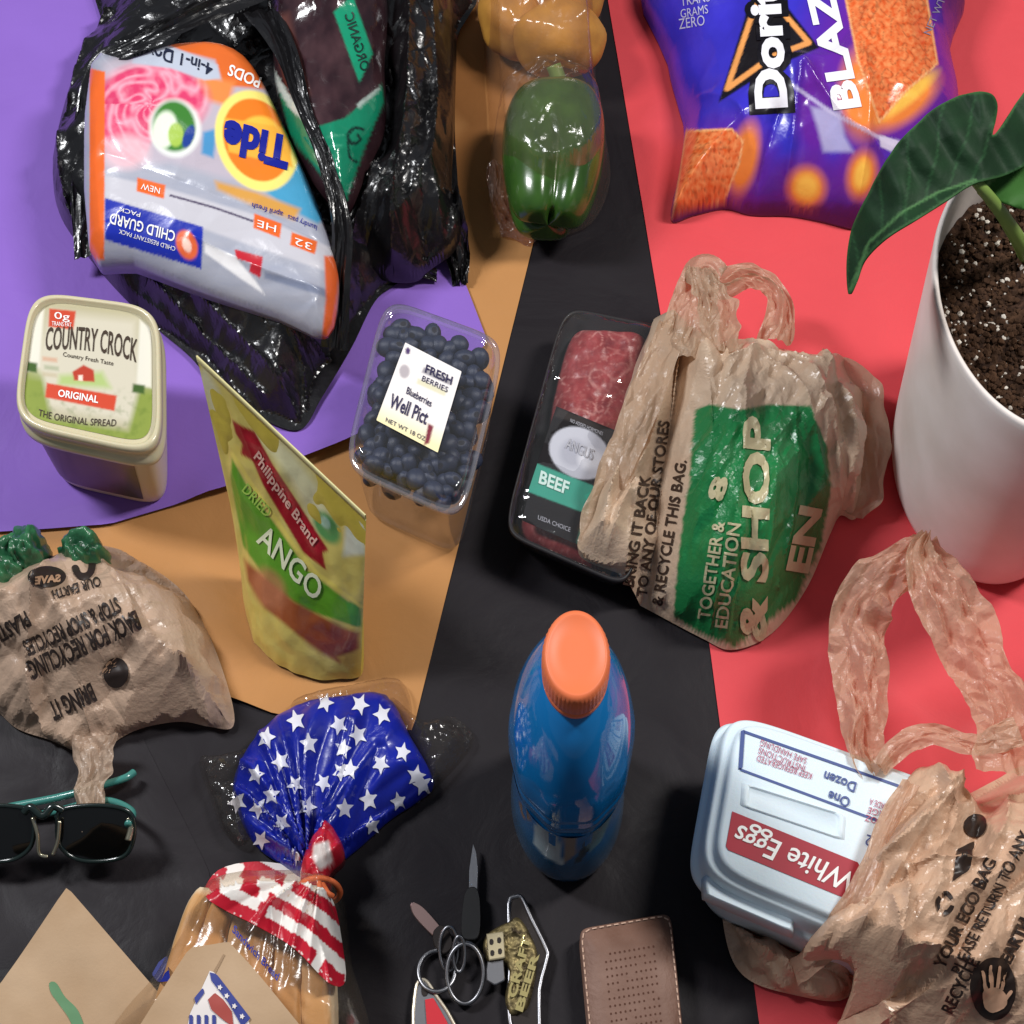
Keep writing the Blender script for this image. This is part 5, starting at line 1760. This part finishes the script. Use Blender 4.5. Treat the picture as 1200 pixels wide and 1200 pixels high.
# ================================================================== bread in a printed bag
def bread():
    crust = pbr('crust', None, .5, .35, bump=(200, .3, .001))
    G_ = 'bread slices side by side in the star-printed bag'
    nth = ('first', 'second', 'third', 'fourth', 'fifth', 'sixth', 'seventh', 'eighth')
    for k in range(6):
        x0, x1 = 248 + 24 * k, 178 + 40.0 * k
        lab = nth[k] + ' bread slice from the left inside the star-printed bag'
        a, b = P(x0, 1050 + 7 * k, 26), P(x1, 1270, 26)
        d = b - a
        L = np.linalg.norm(d)
        d /= L
        s = np.array([-d[1], d[0], 0])
        n, m = 40, 36
        V = []
        for i in range(m + 1):
            u = i / m
            e = (1 - abs(2 * u - 1) ** 6) ** .5 * .96 + .04
            for j in range(n):
                th = 2 * math.pi * j / n
                c, q = math.cos(th), math.sin(th)
                x = math.copysign(abs(c) ** .45, c) * (5.9 + .35 * k) * e
                z = math.copysign(abs(q) ** .38, q) * (23 + 1.5 * math.sin(k * 2.3)) * (.45 + .55 * e)
                V.append(a + d * L * u + s * x + np.array([0, 0, z]) + .5 * pn(np.array(i * .3), np.array(j * .3), k))
        V = np.array(V)
        F_ = [(i * n + j, i * n + (j + 1) % n, (i + 1) * n + (j + 1) % n, (i + 1) * n + j) for i in range(m) for j in range(n)] + [list(range(n))[::-1], [m * n + j for j in range(n)]]
        t = (V[:, 2] - 26) / 23
        c = base_col(t, 'e8d6b8')
        c = paint(c, np.clip((t - .8) / .12 + .25 * fbm(V[:, 0] / 9, V[:, 1] / 14, 4 + k), 0, 1), 'c69763')
        c = paint(c, .5 * np.clip((t - .95) / .08 + .3 * fbm(V[:, 0] / 7, V[:, 1] / 7, 9 + k), 0, 1), 'ad7440')
        tag(mesh('bread_slice', V, F_, crust, None, col=c), lab, 'bread slice', G_)
    # the bag
    bt = thing('bread_bag', 'clear bread bag printed with white stars on blue and red stripes, tied with orange twist', 'bread bag', P(350, 1000, 2))
    out = [(372, 1030, 20), (400, 1045, 12), (408, 1110, 14), (414, 1250, 14), (120, 1250, 20), (175, 1140, 30), (200, 1090, 34), (226, 1040, 34), (250, 1020, 34), (300, 1010, 36), (345, 1016, 30)]
    f = Field(out, 60, 26, 2.4, fade=4)
    f.crumple(14, 5, 91, ang=1.75, stretch=3.5, kind='poly').crumple(6, 2.4, 93, ang=1.75, stretch=3, kind='poly')
    f.radial((378, 1038), 3.2, 6, 5, 80, 30, 4)
    f.ridge([(250, 1035), (232, 1080), (215, 1120)], 2, 4, 60).ridge([(320, 1060), (318, 1120), (300, 1180)], 2, 4, 60).ridge([(370, 1090), (385, 1140), (390, 1200)], 2.4, 4, 50)
    sheet('film', f, 1.5, film('bread_film', 'fcf6ee', .025, .2, bump=(100, .3, .0016), milk=.03, body='f0d8bc'), bt)
    # striped band, checked in red and white
    band = [(256, 1020), (300, 1010), (350, 1018), (378, 1040), (392, 1060), (400, 1098), (405, 1150), (385, 1152), (345, 1112), (300, 1085), (262, 1066), (240, 1048)]

    def bcol(px, py):
        c = base_col(px, 'e6e2dc')
        # rows of red and white run parallel to the lower edge of the print
        a = seg_dist(px, py, [(236, 1046), (262, 1064), (300, 1083), (345, 1110), (392, 1152)], False) + 1.5 * pn(px / 7, py / 7, 4)
        k = np.floor(a / 13.5)
        j = np.floor((px * .9 + py * .4 + 6 * k) / 11.0)
        odd = (k.astype(int) % 2) == 0
        red = np.where(odd, h2(k, j, 9) > .06 + .12 * (k > 0), h2(k, j, 9) > .90)
        red = red | (px < 258) & (py > 1026)
        return paint(c, red.astype(float), 'b4182c')
    decal('striped_band', catmull(band, True, 4), f, pbr('stripe_print', None, .32, .45, coat=.1, bump=(60, .3, .002)), bt, .5, .8, bcol)
    lettering('lettering', [('Sandwich Bread', (272, 1092), (325, 1150), (3, -8), dict(bold=.02))], f, INK_BLUE, bt, .6)
    decal('printed_corner', [(186, 1128), (196, 1120), (200, 1150), (186, 1152), (178, 1142)], f, INK_BLUE, bt, .5, 1.5)
    # blue fan of star-printed film above the tie
    fan = [(352, 1024, 10), (330, 1010, 8), (300, 990, 6), (282, 960, 5), (272, 925, 5), (280, 895, 6), (300, 858, 10), (345, 818, 14), (400, 803, 18), (452, 800, 20), (480, 850, 18), (508, 906, 14), (490, 932, 10), (458, 955, 8), (425, 985, 8), (402, 1002, 10), (372, 1024, 14)]
    g = Field(fan, 22, 26, 3, smooth=False, fade=3)
    g.loop = resample(catmull(g.loop, True, 3), 2)
    g.crumple(18, 6, 61, ang=1.2, stretch=1.8, kind='poly').crumple(7, 2, 63, ang=1.3, stretch=2.2, kind='poly').radial((362, 1018), 4.2, 12, 3, 105, 14, 8)
    g.ridge([(375, 1000), (385, 930), (410, 850)], 3, 6, 18).ridge([(385, 1000), (420, 930), (445, 880)], 3, -4, 18).ridge([(362, 1000), (330, 950), (300, 900)], 3, 5, 18)
    fn = sheet('star_fan', g, 1.1, pbr('blue_film', '16259c', .3, .5, coat=.15, bump=(60, .3, .002), vary=(30, .25)), bt, skirt=2)
    white = pbr('star_white', 'dcdce6', .3, .5)
    R = np.random.RandomState(8)
    stars = [(312, 865), (347, 845), (381, 824), (397, 850), (420, 862), (448, 838), (362, 872), (329, 893), (402, 878), (446, 896), (472, 882), (346, 920), (399, 905), (410, 902), (300, 908), (379, 918), (318, 932), (303, 947), (330, 965), (432, 938), (467, 940), (360, 946), (404, 948), (495, 920), (346, 1004), (436, 968), (306, 985), (422, 826), (488, 910), (278, 940)]
    for (x, y) in stars:
        s0 = 12.5 + R.rand() * 2.5
        r0 = R.rand() * 1.2
        q = []
        for k in range(10):
            a = r0 + k * math.pi / 5
            rr = s0 if k % 2 == 0 else s0 * .42
            q.append((x + rr * .85 * math.cos(a), y + rr * math.sin(a)))
        decal('star', q, g, white, fn, .6, 1.6)
    # red gathered neck, twist tie and clear ends
    nk = Field([(352, 1032, 20), (356, 1000, 22), (372, 968, 24), (384, 960, 24), (400, 985, 22), (402, 1005, 20), (386, 1022, 20), (388, 1042, 18), (370, 1048, 18)], 14, 8, 18, fade=2)
    nk.crumple(5, 3, 64, ang=1.3, stretch=3, kind='ridged')

    def ncol(px, py):
        c = base_col(px, 'b81f30')
        return paint(c, m_poly(px, py, [(368, 990), (385, 985), (390, 1010), (375, 1020), (366, 1005)], 3), 'e4dcd8')
    sheet('neck', nk, .9, pbr('neck_film', None, .25, .5, coat=.3), bt, colfn=ncol, skirt=10)
    tie = pbr('twist_tie', 'e07040', .5)
    q = P(372, 1036, 36)
    a = np.linspace(0, 2 * math.pi, 14, endpoint=False)
    tube('twist_tie', np.c_[q[0] + 9 * np.cos(a), q[1] + 3 * np.sin(a), 26 + 9 * np.sin(a)], 1.3, tie, bt, 8, closed=True)
    tube('twist_tie', [P(378, 1036, 38), P(384, 1046, 40), P(390, 1050, 38)], 1.2, tie, bt, 8)
    tube('twist_tie', [P(374, 1034, 38), P(376, 1046, 41), P(372, 1052, 38)], 1.2, tie, bt, 8)
    cf = film('clear_bag_end', 'e8e4e0', .03, .1, bump=(120, .4, .0018), milk=.012, edge=.2)
    for (o_, sd) in (([(285, 990, 5), (262, 975, 4), (246, 935, 3), (233, 890, 4), (258, 882, 8), (296, 872, 10), (290, 910, 10), (300, 950, 10)], 1), ([(455, 800, 20), (495, 835, 12), (530, 838, 5), (556, 868, 3), (520, 915, 3), (488, 940, 6), (500, 905, 14), (478, 850, 18)], 2),
                     ([(340, 815, 12), (400, 792, 16), (470, 788, 14), (478, 845, 18), (430, 830, 20), (360, 830, 20)], 3)):
        e = Field(o_, 9, 8, 2.5, fade=2)
        e.crumple(10, 7, 80 + sd, kind='poly').crumple(4, 2.5, 90 + sd, kind='poly')
        sheet('clear_end', e, 1.2, cf, bt, smooth=False)


bread()


# ================================================================== paper bags at the lower edge
def paper_bag(name, label, pts, lift, seed):
    """flat folded paper bag: pts = [(px, py, z)]"""
    q = np.array([P(*p) for p in pts])
    t = thing(name, label, 'paper bag', (*q[:, :2].mean(0), 2))
    kraft = pbr('kraft_paper', 'bda183', .75, .2, bump=(700, .25, .0004), vary=(26, .14, 'ad8f70'))
    A = np.c_[q[:, :2], np.ones(len(q))]
    co, *_ = np.linalg.lstsq(A, q[:, 2], rcond=None)

    class G:
        loop = resample(q[:, :2], 3)

        def __call__(s, x, y):
            return co[0] * np.ravel(x) + co[1] * np.ravel(y) + co[2] + 1.1 * pn(np.ravel(x) / 28, np.ravel(y) / 28, seed) + .25 * pn(np.ravel(x) / 7, np.ravel(y) / 7, seed + 1)
    g = G()
    v2, f = cdt(g.loop, 3.0)
    z = g(v2[:, 0], v2[:, 1])
    n = len(v2)
    edges = {}
    for a in f:
        for i in range(3):
            edges[(a[i], a[(i + 1) % 3])] = 1
    side = [(b, a, a + n, b + n) for (a, b) in edges if (b, a) not in edges]
    mesh('front_panel', np.c_[v2, z], f, kraft, t)
    mesh('back_panel', np.r_[np.c_[v2, z - .8], np.c_[v2, z - lift]], [[b + n for b in a[::-1]] for a in f] + side, kraft, t)
    return t, g


def papers():
    t, g = paper_bag('paper_bag', 'plain kraft paper bag corner with green print at the lower left edge', [(-60, 1215, 40), (0, 1152, 44), (79, 1040, 50), (186, 1163, 44), (215, 1200, 40), (290, 1290, 36), (60, 1400, 30)], 7, 11)
    gp = pbr('green_print', '5f8a62', .6)
    decal('printed_stroke', catmull([(58, 1152), (66, 1152), (76, 1168), (90, 1182), (98, 1200), (110, 1240), (95, 1240), (84, 1200), (70, 1178), (60, 1164)], True, 4), g, gp, t, .35, 1.4)
    t2, g2 = paper_bag('paper_bag', 'kraft paper bag with clipped corner and flag crest lying on the bread', [(120, 1260, 72), (164, 1200, 74), (222, 1110, 76), (268, 1103, 76), (300, 1138, 75), (350, 1200, 72), (410, 1275, 70), (260, 1400, 66)], 5, 21)
    crease = pbr('paper_crease', '9c8064', .8)
    decal('fold_line', [(262, 1118), (264, 1119), (252, 1142), (249, 1141)], g2, crease, t2, .35, 1.2)
    # crest of stripes, blue ribbon and red figure
    blue, white, red = pbr('crest_blue', '2f3a86', .6), pbr('crest_white', 'e2dad6', .6), pbr('crest_red', 'a2423a', .6)
    decal('crest', [(246, 1138), (252, 1140), (292, 1196), (296, 1240), (214, 1240), (222, 1190)], g2, white, t2, .4, 2)
    decal('crest_ribbon', [(246, 1140), (254, 1142), (294, 1194), (284, 1204), (268, 1176), (248, 1150)], g2, blue, t2, .8, 1.5)
    for k in range(4):
        x = 222 + k * 9
        decal('crest_stripe', [(x, 1190), (x + 4.5, 1190), (x + 4.5, 1240), (x, 1240)], g2, blue, t2, .8, 1.5)
    decal('crest_stripe', [(228, 1170), (238, 1158), (240, 1164), (230, 1178)], g2, blue, t2, .8, 1.2)
    decal('crest_figure', [(244, 1172), (252, 1164), (262, 1172), (272, 1186), (274, 1204), (262, 1196), (248, 1184)], g2, red, t2, .9, 1.3)
    for (x, y) in ((258, 1158), (266, 1168), (275, 1180), (284, 1192)):
        q = [(x + (3.6 if k % 2 == 0 else 1.5) * math.cos(k * math.pi / 5), y + (4.2 if k % 2 == 0 else 1.8) * math.sin(k * math.pi / 5)) for k in range(10)]
        decal('crest_star', q, g2, white, t2, 1.2, .9)


papers()


# ================================================================== sunglasses
def glasses():
    t = thing('sunglasses', 'dark sunglasses with teal frame lying upside down on black paper', 'sunglasses', P(70, 980, 2))
    fr = pbr('dark_frame', '15211f', .22, .55, coat=.5)
    tl = pbr('teal_temple', '3f8078', .22, .55, coat=.5)
    met = pbr('frame_metal', 'b9b39c', .25, .5, metal=.9)
    ln = pbr('dark_lens', '0a0b0b', .06, .7, coat=.3)
    for (cx, sgn) in ((113, 1), (-6, -1)):
        pts = []
        for (x, y) in ((-42, -26), (-12, -32), (24, -30), (42, -20), (44, 4), (34, 26), (8, 33), (-22, 31), (-42, 16), (-46, -8)):
            px, py = cx + sgn * x, 976 + y
            pts.append(P(px, py, 22 + (py - 976) * -.28))
        pts = np.array(pts)
        tube('rim', pts, 1.05, fr, t, 10, closed=True)
        c = pts.mean(0)
        lp = catmull(pts, True, 6)
        V = [c + (0, 0, 2.0)]
        for s_ in (.5, 1.0):
            V += [c + (q - c) * s_ + np.array([0, 0, 2.0 * (1 - s_ ** 2)]) for q in lp]
        n = len(lp)
        F_ = [(0, 1 + k, 1 + (k + 1) % n) for k in range(n)] + [(1 + k, 1 + n + k, 1 + n + (k + 1) % n, 1 + (k + 1) % n) for k in range(n)]
        mesh('lens', V, F_, ln, t)
    tube('bridge', [P(28, 952, 29), P(36, 946, 31), P(50, 956, 30), P(62, 945, 31), P(74, 950, 29)], 1.8, fr, t, 10)
    tube('nose_pad_arm', [P(38, 958, 28), P(44, 978, 24), P(46, 1000, 18), P(56, 1004, 17)], .9, met, t, 8)
    tube('nose_pad_arm', [P(70, 962, 28), P(68, 985, 22), P(62, 1002, 18)], .9, met, t, 8)
    tube('temple', [P(150, 966, 26), P(154, 950, 18), P(120, 938, 10), P(60, 952, 5), P(0, 962, 4), P(-40, 970, 4)], 1.7, tl, t, 10, sub=8)
    tube('temple', [P(-60, 965, 8), P(0, 948, 7), P(70, 934, 8), P(120, 920, 10), P(146, 912, 10), P(157, 905, 8)], 1.8, tl, t, 10, sub=8)
    tube('hinge', [P(150, 958, 26), P(154, 968, 24), P(150, 985, 22)], 1.5, met, t, 8)


glasses()


# ================================================================== keys
def keys():
    met = pbr('steel', '8c8c90', .35, .5, metal=1.0, bump=(300, .1, .0004))
    dark = pbr('dark_metal', '3a3432', .35, .5, metal=.6)
    brass = pbr('brass', '93845a', .48, .5, metal=.8, vary=(180, .6, '352c20'), bump=(260, .5, .001))
    red = pbr('enamel_red', 'c8303a', .3, .5, coat=.4)
    rose = pbr('rose_metal', 'b99a94', .3, .5, metal=.85)
    black = pbr('fob_black', '161516', .4, .5)

    def ring(px, py, rx, ry, z, tilt, r=.9):
        c = P(px, py, z)
        a = np.linspace(0, 2 * math.pi, 40, endpoint=False)
        return np.c_[c[0] + rx * np.cos(a), c[1] + ry * np.sin(a), z + tilt * np.sin(a)]

    def plate(name, px, z, th, mat, t, smooth=False, bev=.5):
        p = np.asarray(px, float)
        lo = P(p[:, 0], p[:, 1], z)[:, :2]
        if smooth:
            lo = catmull(lo, True, 5)
        lo = resample(lo, 1.2)
        c = lo.mean(0)
        r = np.abs(lo - c).max()
        k = 1 - bev / r
        return stack(name, lo, [(k, z), (1, z + bev * .6), (1, z + th - bev * .6), (k, z + th)], mat, t, smooth=False)
    t = thing('key_ring', 'pair of steel split rings joining the keys on black paper', 'key ring', P(540, 1140, 2))
    tube('ring', ring(545, 1140, 8.0, 12.5, 6, 3), .95, met, t, 10, closed=True, sub=2)
    tube('ring', ring(545, 1141, 7.9, 12.3, 7.4, 3), .95, met, t, 10, closed=True, sub=2)
    tube('ring', ring(512, 1138, 8.0, 9.5, 4.5, -1.5), 1.1, met, t, 10, closed=True, sub=2)
    tube('chain_link', ring(526, 1112, 4.0, 9.0, 7, 3), .8, met, t, 8, closed=True, sub=2)
    tube('chain_link', ring(538, 1118, 2.6, 7.0, 9, 3), .8, met, t, 8, closed=True, sub=2)
    t = thing('pocket_knife', 'small black folding tool with pointed steel tip above the key rings', 'folding tool', P(552, 1060, 2))
    plate('handle', [(541, 1100), (543, 1062), (548, 1046), (559, 1046), (563, 1066), (562, 1100), (552, 1106)], 3, 6, black, t, True)
    plate('blade', [(549.5, 1050), (550, 1020), (554.5, 990), (558, 1000), (560, 1020), (559, 1050)], 4.5, 1.8, met, t, False, .3)
    t = thing('key', 'small rose-coloured key pointing to the upper left of the rings', 'key', P(500, 1085, 2))
    plate('blade', [(481, 1062), (486, 1059), (497, 1066), (514, 1085), (519, 1094), (510, 1099), (498, 1089), (485, 1074)], 4, 2.2, rose, t, True)
    plate('head', [(508, 1094), (518, 1086), (528, 1096), (530, 1112), (520, 1120), (509, 1110)], 3.5, 3.0, dark, t, True)
    t = thing('key_tag', 'diamond-shaped brass key tag with raised ornament beside the wallet', 'key tag', P(610, 1120, 2))
    out = [(596, 1060), (604, 1051), (612, 1053), (622, 1075), (640, 1112), (641, 1124), (632, 1160), (630, 1215), (604, 1215), (596, 1180), (598, 1120)]
    plate('plate', out, 2.6, 2.6, dark, t, False)
    lo = P(*np.array(out, float).T, 5)
    tube('raised_edge', lo, 1.1, met, t, 8, closed=True, sub=3)
    R = np.random.RandomState(3)
    o = Field([(606, 1075), (616, 1085), (628, 1110), (630, 1130), (624, 1165), (616, 1185), (598, 1190), (592, 1170), (596, 1140), (588, 1128), (572, 1128), (566, 1110), (570, 1096), (584, 1086), (596, 1080)], 2.2, 2.5, 5.0, zpx=5)
    o.crumple(4.2, 2.0, 5).crumple(2, .8, 6)
    sheet('ornament', o, .6, brass, t, skirt=4.6)
    lettering('raised_lettering', [('CRAFT', (604, 1170), (622, 1098), (-9, -3), dict(bold=.04)), ('BEER', (612, 1186), (632, 1118), (-8, -3), dict(bold=.04))], lambda x, y: np.full(np.shape(np.ravel(x)), 8.4), pbr('gold_letter', 'd8c88a', .3, .5, metal=.9), t, 0)
    t = thing('house_key', 'key with square cream head lying on the brass tag', 'key', P(580, 1112, 2))
    plate('head', [(570, 1096), (590, 1093), (592, 1124), (573, 1127)], 8.2, 2.2, pbr('cream_metal', 'cdbf9c', .35, .5, metal=.6), t)
    for (x, y) in ((576, 1104), (585, 1102), (577, 1117), (586, 1115)):
        plate('hole', [(x - 2, y - 3), (x + 2, y - 3), (x + 2, y + 3), (x - 2, y + 3)], 10.3, .3, dark, t, True, .1)
    plate('blade', [(571, 1128), (590, 1125), (592, 1150), (580, 1156), (570, 1150)], 6.5, 1.8, met, t)
    t = thing('red_tag', 'red enamel tag with pale metal rim below the key rings', 'key tag', P(505, 1180, 2))
    ro = [(487, 1160), (492, 1149), (500, 1150), (512, 1168), (530, 1196), (545, 1240), (492, 1240), (484, 1200)]
    plate('back_plate', ro, 2.6, 2.4, met, t)
    plate('enamel', [(498, 1172), (508, 1170), (524, 1198), (536, 1236), (506, 1236), (500, 1200)], 5.0, .9, red, t, False, .3)
    lo = P(*np.array(ro, float).T, 5)
    tube('rim', lo, .8, pbr('pale_metal', 'd8cdb8', .3, .5, metal=.7), t, 8, closed=True, sub=3)
    plate('hole', [(494, 1156), (500, 1156), (501, 1166), (495, 1167)], 5.05, .3, dark, t, True, .1)


keys()
